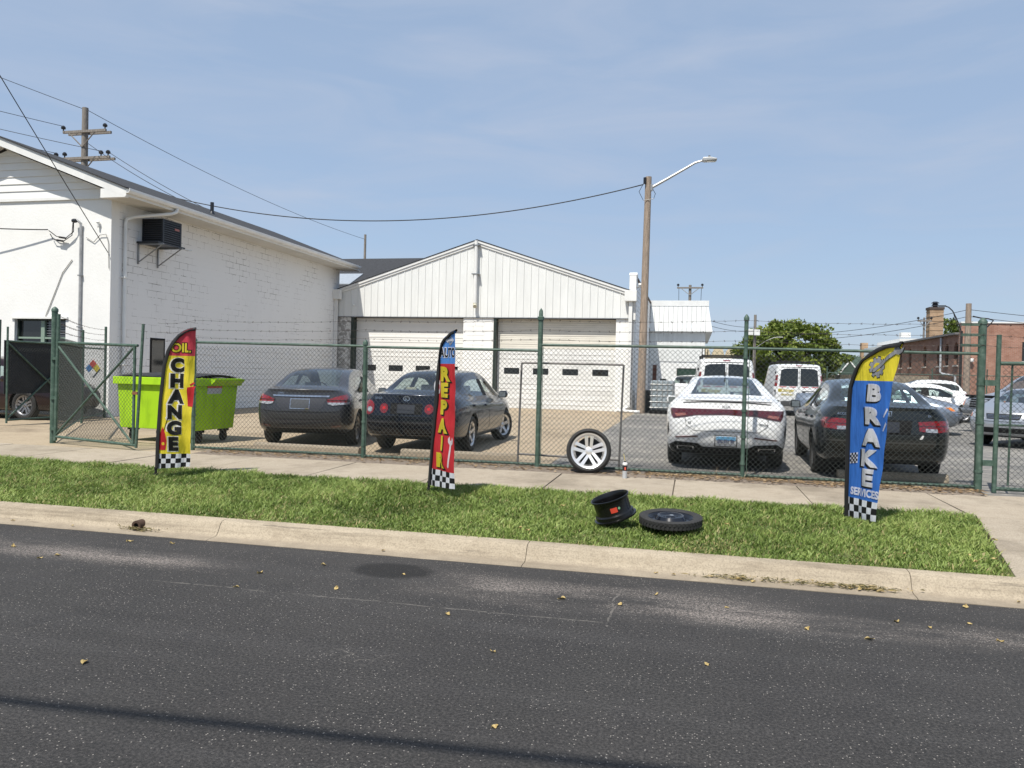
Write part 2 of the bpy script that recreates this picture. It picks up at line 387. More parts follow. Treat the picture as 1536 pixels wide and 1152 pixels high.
# kerb: one profile, cut into cast lengths with open joints
kr = thing('kerb', 'tan concrete kerb and gutter between road and grass', None, kind='structure')
kp = [(6.30, -.06), (6.30, .004), (6.335, .010), (6.43, .012), (6.463, .022), (6.49, .06), (6.515, .112), (6.54, .136), (6.57, .146), (6.655, .150), (6.655, -.06)]
xs = [-22.9, -19.85, -16.8, -13.75, -10.7, -7.65, -4.36, -1.36, 1.69, 4.74, 7.8, 10.8]
for a, b in zip(xs, xs[1:]):
    mb = MB(); n = 10; dz = []
    for i in range(n + 1):
        x = lerp(a + .003, b - .003, i / n)
        low = max(0, min(1, (x - 2.9) / .9)) * .0
        for (y, z) in kp:
            j = .003 if 0 < z < .15 and 0 < i < n else 0
            mb.v.append((x, y + rng.uniform(-j, j), z + rng.uniform(-j, j) * .6))
    m = len(kp)
    mb.f = [(i * m + k, i * m + (k + 1) % m, (i + 1) * m + (k + 1) % m, (i + 1) * m + k) for i in range(n) for k in range(m)]
    mb.f += [tuple(range(m)), tuple(range(n * m, n * m + m))]
    obj('kerb_length', mb, KERBM, kr, smooth=50)
obj('kerb_joint_filler', MB().prism([(6.34, -.05), (6.64, -.05), (6.64, .135), (6.55, .13), (6.5, .06), (6.46, .008), (6.34, .0)], -22, 10, 'YZ'), mat('joint_dirt', (.15, .125, .095), .95), kr)
# pipe outlet in the kerb with grit around it
dr = MB(); dr.lathe([(.028, 0), (.05, 0), (.052, .09), (.03, .09), (.028, 0)], (-5.22, 6.425, .058), 'Y', 14)
po = obj('drain_pipe', dr, mat('rusty_iron', (.07, .04, .025), .9), kr, smooth=40)
obj('drain_hole', MB().lathe([(.0, .02), (.04, .02)], (-5.22, 6.425, .058), 'Y', 14), mat('black_hole', (.004, .004, .004), 1), kr)
# verge
vg = MB(); n = 60
vx = [-24 + i * (27.1 / n) for i in range(n + 1)]
pts = []
for i in range(n + 1):
    for j in range(9):
        t = j / 8; y = lerp(6.65, 9.27, t); x = vx[i]
        if i == n: x = lerp(2.45, 3.03, t)
        pts.append((x, y, lerp(.138, .182, t) + (rng.uniform(-.012, .012) if 0 < j < 8 else 0)))
vg.add(pts, [(i * 9 + j, (i + 1) * 9 + j, (i + 1) * 9 + j + 1, i * 9 + j + 1) for i in range(n) for j in range(8)])
obj('verge_ground', vg, m_soil(), smooth=True, label='soil of the grass verge between kerb and sidewalk', kind='structure')
# sidewalk slabs
sw = thing('sidewalk', 'tan concrete sidewalk in front of the fence', None, kind='structure')
x = 3.0; i = 0
while x > -24:
    w = 1.6
    t = rng.uniform(-.004, .004); mb = MB()
    mb.hexa([(x - w + .007, 9.28, .05), (x - .007, 9.28, .05), (x - .007, 10.98, .05), (x - w + .007, 10.98, .05)],
            [(x - w + .007, 9.28, .196 + t), (x - .007, 9.28, .196 + rng.uniform(-.004, .004)), (x - .007, 10.98, .206 + t), (x - w + .007, 10.98, .204 + t)])
    obj('slab', mb, CONC, sw, bevel=.006); x -= w
obj('joint_bed', MB().bx(-24, 3, 9.29, 10.97, .05, .178), MATS['joint_dirt'], sw)
# driveway aprons (right, and the left one through the gate)
dw = thing('driveway_apron', 'concrete driveway apron crossing the sidewalk by the gate on the right', None, kind='structure')
for (a, b, c, d) in (((2.47, 6.655), (5.8, 6.655), (5.8, 9.27), (3.04, 9.27)), ((3.015, 9.285), (5.8, 9.285), (5.8, 11.35), (3.015, 11.0)),
                     ((5.815, 6.655), (9.6, 6.655), (9.6, 9.27), (5.815, 9.27)), ((5.815, 9.285), (9.6, 9.285), (9.6, 11.3), (5.815, 11.3))):
    z = lambda p: .148 if p[1] < 7 else .2
    obj('slab', MB().hexa([(*p, -.02) for p in (a, b, c, d)], [(*p, z(p)) for p in (a, b, c, d)]), CONC, dw, bevel=.006)
obj('lot_concrete', MB().quad((-60, 11.0, .193), (-2.2, 11.0, .193), (-2.2, 60, .193), (-60, 60, .193)), LOTC, label='tan concrete yard in front of the garage', kind='structure')
obj('lot_asphalt', MB().quad((-2.25, 11.0, .189), (90, 11.0, .189), (90, 62, .189), (-2.25, 62, .189)), m_lot(), label='patched grey asphalt parking lot behind the fence', kind='structure')
# gravel strip under the fence
gs = MB(); n = 160
P = []
for i in range(n + 1):
    x = lerp(-7.9, 3.7, i / n)
    for j, t in enumerate((0, .25, .5, .75, 1)):
        P.append((x, lerp(10.96, 11.75, t) + rng.uniform(-.03, .03), .2 + (.016 if 0 < j < 4 else -.004) + rng.uniform(-.006, .008)))
gs.add(P, [(i * 5 + j, (i + 1) * 5 + j, (i + 1) * 5 + j + 1, i * 5 + j + 1) for i in range(n) for j in range(4)])
kq = NT('gravel_bed'); kq.bump(kq.voro(60), .9, .02)
obj('gravel_strip', gs, kq.base(kq.mix(kq.noise(45, 4), (.12, .10, .085), (.34, .28, .22)), .95, .2), label='strip of gravel and dirt along the foot of the fence', kind='structure')

def fast_mesh(name, V, F, m, attr=None, k=3):
    me = bpy.data.meshes.new(name); V = np.asarray(V, np.float32); F = np.asarray(F, np.int32)
    me.vertices.add(len(V)); me.vertices.foreach_set('co', V.ravel())
    me.loops.add(F.size); me.loops.foreach_set('vertex_index', F.ravel())
    me.polygons.add(len(F)); me.polygons.foreach_set('loop_start', np.arange(0, F.size, k, dtype=np.int32))
    try: me.polygons.foreach_set('loop_total', np.full(len(F), k, np.int32))
    except Exception: pass
    if attr is not None:
        a = me.attributes.new('tint', 'FLOAT', 'POINT'); a.data.foreach_set('value', np.asarray(attr, np.float32))
    me.update(calc_edges=True); me.validate()
    me.materials.append(m); return me
def tintmat(name, stops, rough=.6, transl=.0, spec=.3):
    k = NT(name); a = k.n.new('ShaderNodeAttribute'); a.attribute_name = 'tint'
    c = k.ramp(a.outputs['Fac'], stops); k.base(c, rough, spec)
    if transl:
        tl = k.n.new('ShaderNodeBsdfTranslucent'); k.l.new(c, tl.inputs[0]); ms = k.n.new('ShaderNodeMixShader'); ms.inputs[0].default_value = transl
        k.l.new(k.b.outputs[0], ms.inputs[1]); k.l.new(tl.outputs[0], ms.inputs[2]); k.l.new(ms.outputs[0], k.n['Material Output'].inputs[0])
    return k.m
# grass blades
def grass_field():
    n = 190000
    X = NR.uniform(-16, 3.1, n); T = NR.uniform(0, 1, n) ** .95; Y = 6.625 + T * 2.66
    lim = np.interp(Y, [6.65, 9.27], [2.42, 3.0]) + NR.normal(0, .03, n)
    keep = X < lim; X, Y, T = X[keep], Y[keep], T[keep]; n = len(X)
    def fld(f, s): 
        r = np.random.default_rng(s); o = np.zeros(n)
        for q in range(7):
            a = r.uniform(0, 6.28); w = f * r.uniform(.5, 1.8); o += np.sin((X * np.cos(a) + Y * np.sin(a)) * w + r.uniform(0, 6.28))
        return o / 3
    big, sm, dry = fld(2.2, 1), fld(9, 2), fld(3.4, 5)
    H = (.030 + .030 * T) * (1 + .28 * np.clip(sm, -1, 1) + .15 * np.clip(big, -1, 1)) * NR.uniform(.55, 1.35, n)
    edge = np.minimum(1, (Y - 6.63) / .12); H *= .45 + .55 * edge
    Z0 = .138 + T * .044
    ang = NR.uniform(0, 2 * np.pi, n); lean = NR.uniform(.3, 1.45, n) * H
    la = ang + NR.normal(0, .6, n) + .9; wdt = NR.uniform(.0035, .0075, n)
    wx, wy = np.cos(ang) * wdt, np.sin(ang) * wdt
    lx, ly = np.cos(la) * lean, np.sin(la) * lean
    V = np.zeros((n, 5, 3))
    V[:, 0] = np.c_[X - wx, Y - wy, Z0]; V[:, 1] = np.c_[X + wx, Y + wy, Z0]
    V[:, 2] = np.c_[X - wx * .8 + lx * .35, Y - wy * .8 + ly * .35, Z0 + H * .62]; V[:, 3] = np.c_[X + wx * .8 + lx * .35, Y + wy * .8 + ly * .35, Z0 + H * .62]
    V[:, 4] = np.c_[X + lx, Y + ly, Z0 + H]
    tint = np.clip(.53 + .17 * big + .15 * sm + NR.normal(0, .17, n), 0, .86)
    isdry = NR.uniform(0, 1, n) < (.05 + .22 * np.clip(dry, 0, 1) * (1 - T)); tint[isdry] = NR.uniform(.9, 1, isdry.sum())
    b = (np.arange(n) * 5)[:, None]
    F = np.concatenate([b + np.array([[0, 1, 3]]), b + np.array([[0, 3, 2]]), b + np.array([[2, 3, 4]])])
    m = tintmat('grass_blade', [(0, (.048, .080, .015)), (.4, (.150, .218, .048)), (.8, (.30, .385, .105)), (.88, (.35, .41, .13)), (.93, (.35, .30, .13)), (1, (.42, .36, .18))], .5, .3)
    tag(link('grass', fast_mesh('grass', V.reshape(-1, 3), F, m, np.repeat(tint, 5)), m), 'thick green mown grass on the verge', kind='stuff')
grass_field()
def litter_strip():
    n = 5200
    X = NR.uniform(-7.8, 3.8, n); Y = np.clip(NR.normal(11.35, .17, n), 10.95, 11.9); 
    dens = .35 + .65 * (X > -.6); keep = NR.uniform(0, 1, n) < dens; X, Y = X[keep], Y[keep]; n = len(X)
    a = NR.uniform(0, 6.28, n); s = NR.uniform(.012, .042, n); tl = NR.uniform(-.6, .6, (n, 4))
    V = np.zeros((n, 4, 3))
    for q, (u, v) in enumerate(((-1, 0), (0, -.55), (1.1, 0), (0, .55))):
        V[:, q] = np.c_[X + s * (u * np.cos(a) - v * np.sin(a)), Y + s * (u * np.sin(a) + v * np.cos(a)), .222 + s * .5 * np.abs(tl[:, q])]
    F = (np.arange(n) * 4)[:, None] + np.array([[0, 1, 2, 3]])
    m = tintmat('dry_leaf', [(0, (.10, .06, .03)), (.5, (.26, .17, .09)), (1, (.46, .34, .2))], .8, .2)
    tag(link('leaf_litter', fast_mesh('leaf_litter', V.reshape(-1, 3), F, m, np.repeat(NR.uniform(0, 1, n), 4), 4), m), 'brown dry leaves and twigs drifted along the foot of the fence', kind='stuff')
    # a few dry weeds at the posts
    V = []; F = []; T = []
    for x0, cnt in ((-4.6, 26), (-4.2, 18), (-3.8, 20), (.45, 10), (.8, 14), (-5.2, 8)):
        for _ in range(cnt):
            x = x0 + rng.gauss(0, .12); y = 11.5 + rng.gauss(0, .07); h = rng.uniform(.05, .2); a = rng.uniform(0, 6.28); l = h * .6
            o = len(V); V += [(x - .003, y, .2), (x + .003, y, .2), (x + math.cos(a) * l, y + math.sin(a) * l, .2 + h)]; F.append((o, o + 1, o + 2)); T += [rng.uniform(.3, 1)] * 3
    tag(link('dry_weeds', fast_mesh('dry_weeds', V, F, m, T), m), 'thin dry weeds growing at the fence foot', kind='stuff')
litter_strip()
# ------------------------------------------------------------------ materials for buildings
def m_painted_block(name, crack=.5, col=(.72, .72, .71), axis='YZ', thr=.56):
    k = NT(name); x, y, z = k.sep()
    cb = k.n.new('ShaderNodeCombineXYZ'); k.l.new(y if axis == 'YZ' else x, cb.inputs[0]); k.l.new(z, cb.inputs[1])
    nz = k.noise(5, 3); 
    va = k.n.new('ShaderNodeVectorMath'); va.operation = 'ADD'; k.l.new(cb.outputs[0], va.inputs[0])
    c2 = k.n.new('ShaderNodeCombineXYZ'); k.l.new(k.math('MULTIPLY', k.math('SUBTRACT', nz, .5), .03), c2.inputs[1]); k.l.new(c2.outputs[0], va.inputs[1])
    br = k.n.new('ShaderNodeTexBrick'); k.l.new(va.outputs[0], br.inputs['Vector'])
    br.inputs['Scale'].default_value = 1; br.inputs['Brick Width'].default_value = .4; br.inputs['Row Height'].default_value = .2
    br.inputs['Mortar Size'].default_value = .0075; br.inputs['Mortar Smooth'].default_value = .3; br.offset = .5
    br.inputs['Color1'].default_value = (0, 0, 0, 1); br.inputs['Color2'].default_value = (0, 0, 0, 1); br.inputs['Mortar'].default_value = (1, 1, 1, 1)
    mort = br.outputs['Color']
    sel = k.ramp(k.noise(.55, 5, .7), [(thr - .05, 0), (thr + .09, 1)]); brk = k.ramp(k.noise(3.5, 5, .75), [(.44, 0), (.52, 1)])
    crk = k.math('MULTIPLY', k.math('MULTIPLY', mort, sel), brk)
    stain = k.ramp(k.noise(1.1, 6, .65, k.map((1, 1, .35))), [(.5, 0), (.8, .3)])
    b = k.mix(stain, col, tuple(c * .82 for c in col))
    chip = k.ramp(k.noise(9, 6, .8), [(.70, 0), (.73, 1)]); chip = k.math('MULTIPLY', chip, sel)
    b = k.mix(k.math('MULTIPLY', chip, .6), b, (.30, .26, .22))
    b = k.mix(k.math('MULTIPLY', crk, crack), b, (.10, .085, .075))
    h = k.math('ADD', k.math('MULTIPLY', mort, -.35), k.math('MULTIPLY', k.noise(40, 4), .12))
    k.bump(h, .5, .012)
    return k.base(b, .75, .3)
WB = m_painted_block('painted_block_side', .95, (.77, .77, .765), thr=.485)
WBF = m_painted_block('painted_block_front', .5, (.80, .80, .785), axis='XZ', thr=.58)
WHITE = mat('white_paint', (.80, .80, .785), .5, var=.06, scale=3)
WTRIM = mat('white_trim', (.78, .78, .76), .4, var=.10, scale=2.5)
STUCCO = mat('white_stucco', (.80, .80, .785), .85, var=.05, scale=1.4, bump=.25, bscale=22)
SIDING = mat('white_siding', (.78, .78, .77), .5, var=.07, scale=1.5, stretch=(.4, 1, 3))
MSIDE = mat('metal_siding', (.76, .77, .755), .45, var=.10, scale=1.2, stretch=(2, 2, .4))
SHING = mat('dark_shingle', (.040, .042, .048), .9, var=.45, scale=9, bump=.6, bscale=40, stretch=(1, 1, 3))
DGREEN = mat('dark_green_paint', (.020, .035, .028), .5, var=.4, scale=8)
BLK = mat('black_gap', (.006, .006, .006), .9)
GLASSD = mat('dark_pane', (.012, .014, .015), .06, var=.3, scale=2, spec=.8)
DOORW = mat('door_white', (.77, .77, .75), .45, var=.20, scale=1.1, stretch=(.6, 1, 2.2), lo=.3, hi=.55)
DOORC = mat('door_cream', (.74, .71, .63), .5, var=.12, scale=1.5, stretch=(1, 1, 3))
GREYM = mat('grey_metal', (.32, .33, .34), .45, .6, var=.25, scale=5)
ACM = mat('charcoal_metal', (.022, .026, .034), .4, .1, var=.25, scale=5)

# ------------------------------------------------------------------ left white building
lb = thing('white_block_building', 'two-storey white painted block building with siding gable and dark roof, at the left', 'building', (-20, 24, .19))
P = lambda name, mb, m, par=lb, **k: obj(name, mb, m, par, world=True, **k)
SX, FY = -15.36, 17.75
# front wall with window opening
wx0, wx1, wz0, wz1 = -18.47, -16.77, 1.25, 2.83
f = MB()
f.bx(-22.5, wx0, FY, FY + .3, .15, 6.14); f.bx(wx1, SX, FY, FY + .3, .15, 6.14); f.bx(wx0, wx1, FY, FY + .3, wz1, 6.14); f.bx(wx0, wx1, FY, FY + .3, .15, wz0)
P('front_wall', f, STUCCO)
sw_ = MB(); sw_.bx(SX - .3, SX - .002, FY + .3, 31.25, .15, 6.16); P('side_wall', sw_, WB)
P('corner_bead', MB().bx(SX - .06, SX + .004, FY - .004, FY + .10, .18, 6.0), STUCCO)
# open blocks at the foot of the side wall, where the paint shows the joints
bw = MB().bx(0, .012, 0, .388, 0, .188).mesh('block'); bw.materials.append(WB)
for r in range(11):
    for c in range(25):
        y = 20.9 + c * .4 + (.2 if r % 2 else 0)
        if y > 30.9 or (r > 7 and rng.random() < .35) or (c < 3 and rng.random() < .4): continue
        link('block', bw, None, lb, Vector((SX + rng.uniform(-.002, .003), y, .2 + r * .2)) - Vector(lb.location))
# window in front wall
w = P('window', MB().bx(wx0, wx1, FY + .2, FY + .26, wz0, wz1), BLK)
fr = MB()
for a, b, c, d in ((wx0, wx0 + .05, wz0, wz1), (wx1 - .05, wx1, wz0, wz1), (wx0 + .05, wx1 - .05, wz1 - .05, wz1), (wx0 + .05, wx1 - .05, wz0, wz0 + .05)): fr.bx(a, b, FY + .1, FY + .2, c, d)
P('window_frame', fr, DGREEN, w)
mull = mat('faded_green_paint', (.24, .32, .26), .6)
P('mullion', MB().bx(-17.66, -17.54, FY + .08, FY + .195, wz0 + .05, wz1 - .05), mull, w)
P('transom', MB().bx(wx0 + .05, wx1 - .05, FY + .09, FY + .19, 2.28, 2.33), mull, w)
for a, b in ((wx0 + .05, -17.66), (-17.54, wx1 - .05)): P('pane', MB().bx(a, b, FY + .15, FY + .16, wz0 + .05, wz1 - .05), GLASSD, w)
for q in range(6): P('slat', MB().bx(-17.5, wx1 - .06, FY + .12, FY + .145, 2.36 + q * .07, 2.375 + q * .07), GREYM, w)
P('window_hood', MB().bx(wx0 - .08, wx1 + .08, FY - .05, FY + .02, wz1, wz1 + .06), STUCCO)
# side door / window behind the flag
w = P('window', MB().bx(SX - .02, SX + .004, 19.35, 20.0, 1.35, 2.42), BLK)
P('pane', MB().bx(SX + .005, SX + .012, 19.42, 19.93, 1.42, 2.35), GLASSD, w)
# siding gable
EX, EZ, SL = -14.55, 6.25, .372; RX = -18.78
rake = lambda x: EZ + SL * (EX - x if x > RX else x - (2 * RX - EX))
z = 6.16
while z < rake(RX) - .45:
    zt = z + .2
    xr = EX - (zt + .30 - EZ) / SL; xrb = EX - (z + .30 - EZ) / SL
    xr, xrb = min(xr, SX), min(xrb, SX)
    xl, xlb = 2 * RX - xr, 2 * RX - xrb
    mb = MB(); mb.hexa([(xlb, FY - .034, z), (xrb, FY - .034, z), (xrb, FY + .1, z), (xlb, FY + .1, z)], [(xl, FY - .008, zt), (xr, FY - .008, zt), (xr, FY + .1, zt), (xl, FY + .1, zt)])
    P('siding_board', mb, SIDING); z = zt
gb = MB(); gb.prism([(SX, 6.14), (RX, rake(RX) - .3), (2 * RX - SX, 6.14)], FY + .1, FY + .2, 'XZ'); P('gable_backing', gb, SIDING)
P('skirt_board', MB().bx(-22.5, SX - .01, FY - .05, FY, 6.08, 6.158), WTRIM)
# roof slabs, rake boards, eave
RY0, RY1 = 17.28, 31.75
for s in (1, -1):
    e = (EX + .06) if s > 0 else 2 * RX - EX - .06
    mb = MB(); ez = EZ - SL * .06 - .012
    rz = rake(RX) - .012
    mb.hexa([(e, RY0 - .04, ez), (RX, RY0 - .04, rz), (RX, RY1, rz), (e, RY1, ez)], [(e, RY0 - .04, ez + .035), (RX, RY0 - .04, rz + .035), (RX, RY1, rz + .035), (e, RY1, ez + .035)])
    P('roof', mb, SHING)
    rb = MB(); a, b = (EX, RX) if s > 0 else (2 * RX - EX, RX)
    rb.hexa([(a, RY0, rake(a) - .24), (b, RY0, rake(b) - .24), (b, RY0 + .04, rake(b) - .24), (a, RY0 + .04, rake(a) - .24)], [(a, RY0, rake(a)), (b, RY0, rake(b)), (b, RY0 + .04, rake(b)), (a, RY0 + .04, rake(a))])
    P('rake_board', rb, WTRIM)
    sf = MB(); sf.hexa([(a, RY0 + .04, rake(a) - .20), (b, RY0 + .04, rake(b) - .20), (b, FY, rake(b) - .20), (a, FY, rake(a) - .20)], [(a, RY0 + .04, rake(a) - .17), (b, RY0 + .04, rake(b) - .17), (b, FY, rake(b) - .17), (a, FY, rake(a) - .17)])
    P('rake_soffit', sf, WTRIM)
SOFF = mat('soffit_board', (.66, .645, .60), .6, var=.18, scale=1.2, stretch=(1, .4, 1))
for q in range(11):
    a = RY0 + .05 + q * 1.325
    P('soffit_panel', MB().bx(SX + .0, EX + .0, a + .004, a + 1.318, 6.03, 6.055), SOFF)
P('fascia', MB().bx(EX, EX + .03, RY0, RY1 - .05, 6.03, 6.26), WTRIM)
P('eave_return', MB().bx(SX + .05, EX + .005, RY0 + .002, RY0 + .12, 6.0, 6.24), WTRIM)
gt = MB(); prof = [(0, 0), (.085, 0), (.12, .06), (.12, .12), (.105, .12), (.105, .065), (.08, .015), (0, .015)]
gt.prism([(EX + .032 + a, 6.10 + b) for a, b in prof], RY0 - .02, RY1 - .1, 'XZ'); P('gutter', gt, WTRIM)
ds = MB(); ds.tube([(EX + .09, 19.25, 6.1), (EX + .08, 19.22, 6.0), (EX + .02, 19.1, 5.93), (SX + .2, 18.4, 5.72), (SX + .085, 18.22, 5.62), (SX + .075, 18.2, 5.5), (SX + .075, 18.2, .5), (SX + .15, 18.2, .3)], .05, 8)
P('downspout', ds, WTRIM, smooth=50)
for zz in (1.6, 4.0): P('pipe_strap', MB().bx(SX, SX + .14, 18.13, 18.27, zz, zz + .04), WTRIM)
vp = MB(); vp.cyl((-15.9, 22.95, 6.6), (-15.9, 22.95, 7.15), .06, n=12); vp.cyl((-15.9, 22.95, 6.7), (-15.9, 22.95, 6.85), .12, .065, n=12); P('vent_pipe', vp, ACM, smooth=40)
P('floor_plate', MB().bx(-22.5, SX - .3, FY + .3, 31.2, .1, .16), BLK)
P('rear_wall', MB().bx(-22.5, SX, 31.25, 31.5, .15, 6.1), STUCCO)
# service entrance: conduit, weatherhead, drop wires on the front wall
cx = -16.28
cnd = MB(); cnd.tube([(cx, FY - .05, .25), (cx, FY - .05, 5.30), (cx + .01, FY - .07, 5.42), (cx - .06, FY - .13, 5.50), (cx - .13, FY - .16, 5.46)], .035, 8)
c_ = P('service_conduit', cnd, mat('conduit_grey', (.50, .51, .52), .5, .3, var=.3), smooth=50)
P('weatherhead', MB().lathe([(0, -.07), (.05, -.06), (.06, .0), (.05, .06), (0, .08)], (cx - .12, FY - .15, 5.48), 'X', 10), ACM, c_, smooth=40)
for zz in (1.2, 2.6, 4.0): P('conduit_clip', MB().bx(cx - .06, cx + .06, FY - .09, FY, zz, zz + .03), GREYM, c_)
wk = MB(); wk.tube([(cx - .14, FY - .16, 5.44), (cx - .2, FY - .09, 5.2), (cx - .45, FY - .10, 5.02), (cx - .75, FY - .10, 5.08), (cx - .9, FY - .10, 5.18), (cx - 1.0, FY - .10, 5.24)], .012, 5)
wk.tube([(cx - .16, FY - .16, 5.42), (cx - .25, FY - .09, 5.1), (cx - .5, FY - .10, 4.95), (cx - .85, FY - .10, 5.0), (cx - .95, FY - .10, 5.15)], .012, 5); P('drip_loop', wk, BLK, c_)
for q in ((cx - .55, 5.04), (cx - .62, 4.96)): P('splice', MB().box((q[0], FY - .10, q[1]), (.22, .05, .05), M=Matrix.Rotation(.15, 3, 'Y')), BLK, c_, bevel=.015)
P('meter_cable', MB().tube([(cx - .3, FY - .02, 4.45), (cx - .6, FY - .02, 4.1), (cx - 1.0, FY - .02, 3.2), (cx - 1.15, FY - .02, 2.88)], .012, 5), mat('grey_cable', (.35, .34, .32), .7), c_)
P('insulator', MB().lathe([(0, 0), (.03, .02), (.03, .12), (.05, .14), (.02, .2), (0, .2)], (cx + .55, FY - .06, 5.3), 'Z', 10), WTRIM, c_)
P('loop_cable', MB().tube([(cx + .15, FY - .03, 5.05), (cx + .4, FY - .03, 4.92), (cx + .6, FY - .04, 5.1), (SX - .12, FY - .05, 5.12), (SX - .05, FY - .04, 4.9), (SX - .03, FY - .03, 4.2)], .010, 5), MATS['grey_cable'], c_)
# hazard diamond painted board
hz = thing('hazard_sign', 'small hazard placard of red, blue and yellow diamonds on the white wall', 'sign', (-15.85, FY - .02, 1.5))
d = .115
for cxx, czz, m_, nm in ((0, d, mat('haz_red', (.5, .04, .03), .6), 'red_diamond'), (-d, 0, mat('haz_blue', (.03, .16, .42), .6), 'blue_diamond'), (d, 0, mat('haz_yellow', (.62, .5, .04), .6), 'yellow_diamond'), (0, -d, WHITE, 'white_diamond')):
    e = d - .006; obj(nm, MB().prism([(cxx, czz - e), (cxx + e, czz), (cxx, czz + e), (cxx - e, czz)], -.008, .012, 'XZ'), m_, hz)

# air conditioner on bracket
ac = thing('air_conditioner', 'dark louvred air conditioning unit bracketed high on the white side wall', 'air conditioner', (SX, 19.3, 5.08))
A = lambda name, mb, m, par=ac, **k: obj(name, mb, m, par, world=True, **k)
ax0, ax1, ay0, ay1, az0, az1 = SX + .02, SX + .70, 18.92, 19.72, 5.10, 5.74
body = A('casing', MB().bx(ax0 + .03, ax1 - .03, ay0 + .03, ay1 - .03, az0, az1), BLK)
for q in range(10):
    zz = az0 + .03 + q * .062
    A('louvre', MB().bx(ax0 + .03, ax1 - .05, ay0, ay0 + .035, zz, zz + .034), ACM)
    A('louvre', MB().bx(ax1 - .035, ax1, ay0 + .05, ay1 - .03, zz, zz + .034), ACM)
for (a, b) in ((ax0, ay0), (ax1 - .05, ay0 - .003), (ax1 - .05, ay1 - .05)): A('corner_post', MB().bx(a, a + .053, b, b + .053, az0, az1), ACM)
A('top_lid', MB().bx(ax0, ax1 + .005, ay0 - .006, ay1 + .005, az1, az1 + .03), ACM, bevel=.006)
A('base_pan', MB().bx(ax0, ax1 + .02, ay0 - .22, ay1 + .15, az0 - .05, az0 - .002), ACM)
A('badge', MB().bx(ax1 + .001, ax1 + .008, 19.42, 19.62, 5.52, 5.58), mat('badge_red', (.35, .12, .1), .5))
for yy in (18.78, 19.6):
    b = MB(); b.box((SX + .02, yy, 4.78), (.035, .04, .62)); b.cyl((SX + .02, yy, 4.52), (SX + .8, yy, 5.02), .018, n=6); b.box((SX + .42, yy, 5.03), (.84, .04, .035))
    A('bracket', b, GREYM)
A('drain_tube', MB().cyl((SX + .78, 19.8, 5.02), (SX + .98, 19.85, 5.0), .02, n=8), WTRIM)

# ------------------------------------------------------------------ white garage
ga = thing('white_garage', 'white gabled repair garage with two overhead doors and ribbed metal gable', 'garage', (-8.9, 36, .19))
G = lambda name, mb, m, par=ga, **k: obj(name, mb, m, par, world=True, **k)
GY = 31.2; GX0, GX1 = -15.25, -2.35; PKX, PKZ = -8.95, 7.22
EZL, EZR = 5.20, 5.07
gr = lambda x: lerp(EZL, PKZ, (x + 15.15) / (PKX + 15.15)) if x < PKX else lerp(PKZ, EZR, (x - PKX) / (-2.45 - PKX))
for a, b, m_ in ((GX0, -14.62, mat('bare_block', (.30, .29, .275), .9, col2=(.62, .61, .59), scale=7, lo=.45, hi=.55)), (-9.5, -8.17, WBF), (-3.07, GX1, WBF)):
    G('pier', MB().bx(a, b, GY + .03, GY + .5, .15, 4.0), m_)
# block courses on the piers
pb = MB().bx(-.192, .192, 0, .01, .004, .196).mesh('block'); pb.materials.append(WBF)
for x0, x1 in ((-9.5, -8.17),):
    for r in range(19):
        for c in range(3):
            xx = x0 + .24 + c * .4 + (.1 if r % 2 else 0)
            if xx + .2 < x1: link('block', pb, None, ga, Vector((xx, GY + .02, .2 + r * .2)) - Vector(ga.location))
# ribbed gable panels
pw = (GX1 + .05 - GX0) / 42
for i in range(42):
    a, b = GX0 + .02 + i * pw, GX0 + .02 + (i + 1) * pw - .004
    tops = [(b, gr(b) - .16), (a, gr(a) - .16)]
    if a < PKX < b: tops.insert(1, (PKX, PKZ - .16))
    mb = MB(); mb.prism([(a, 3.98), (b, 3.98)] + tops, GY - .01, GY + .03, 'XZ')
    pn = G('siding_panel', mb, MSIDE)
    G('rib', MB().prism([(b - .035, 3.985), (b - .005, 3.985), (b - .005, gr(b) - .165), (b - .035, gr(b - .03) - .165)], GY - .026, GY - .011, 'XZ'), MSIDE, pn)
gbk = MB(); gbk.prism([(GX0, 3.97), (GX1, 3.97), (GX1, EZR - .14), (PKX, PKZ - .15), (GX0, EZL - .15)], GY + .031, GY + .12, 'XZ'); G('gable_backing', gbk, mat('shadow_grey', (.5, .5, .5), .8))
# rake trim, two steps
for (xa, xb) in ((GX0 - .02, PKX), (PKX, -2.42)):
    for o, t, y0, y1 in ((-.02, .10, -.09, .02), (-.12, .10, -.055, .02)):
        za, zb = gr(xa) + o, gr(xb) + o
        mb = MB(); mb.hexa([(xa, GY + y0, za - t), (xb, GY + y0, zb - t), (xb, GY + y1, zb - t), (xa, GY + y1, za - t)], [(xa, GY + y0, za - .004), (xb, GY + y0, zb - .004), (xb, GY + y1, zb - .004), (xa, GY + y1, za - .004)])
        G('rake_trim', mb, WTRIM)
    za, zb = gr(xa), gr(xb)
    mb = MB(); mb.hexa([(xa, GY - .11, za - .015), (xb, GY - .11, zb - .015), (xb, 46, zb - .015), (xa, 46, za - .015)], [(xa, GY - .11, za + .012), (xb, GY - .11, zb + .012), (xb, 46, zb + .012), (xa, 46, za + .012)])
    G('roof', mb, SHING)
G('drip_edge', MB().bx(GX0, GX1 - .02, GY - .035, GY + .02, 3.945, 3.978), GREYM)
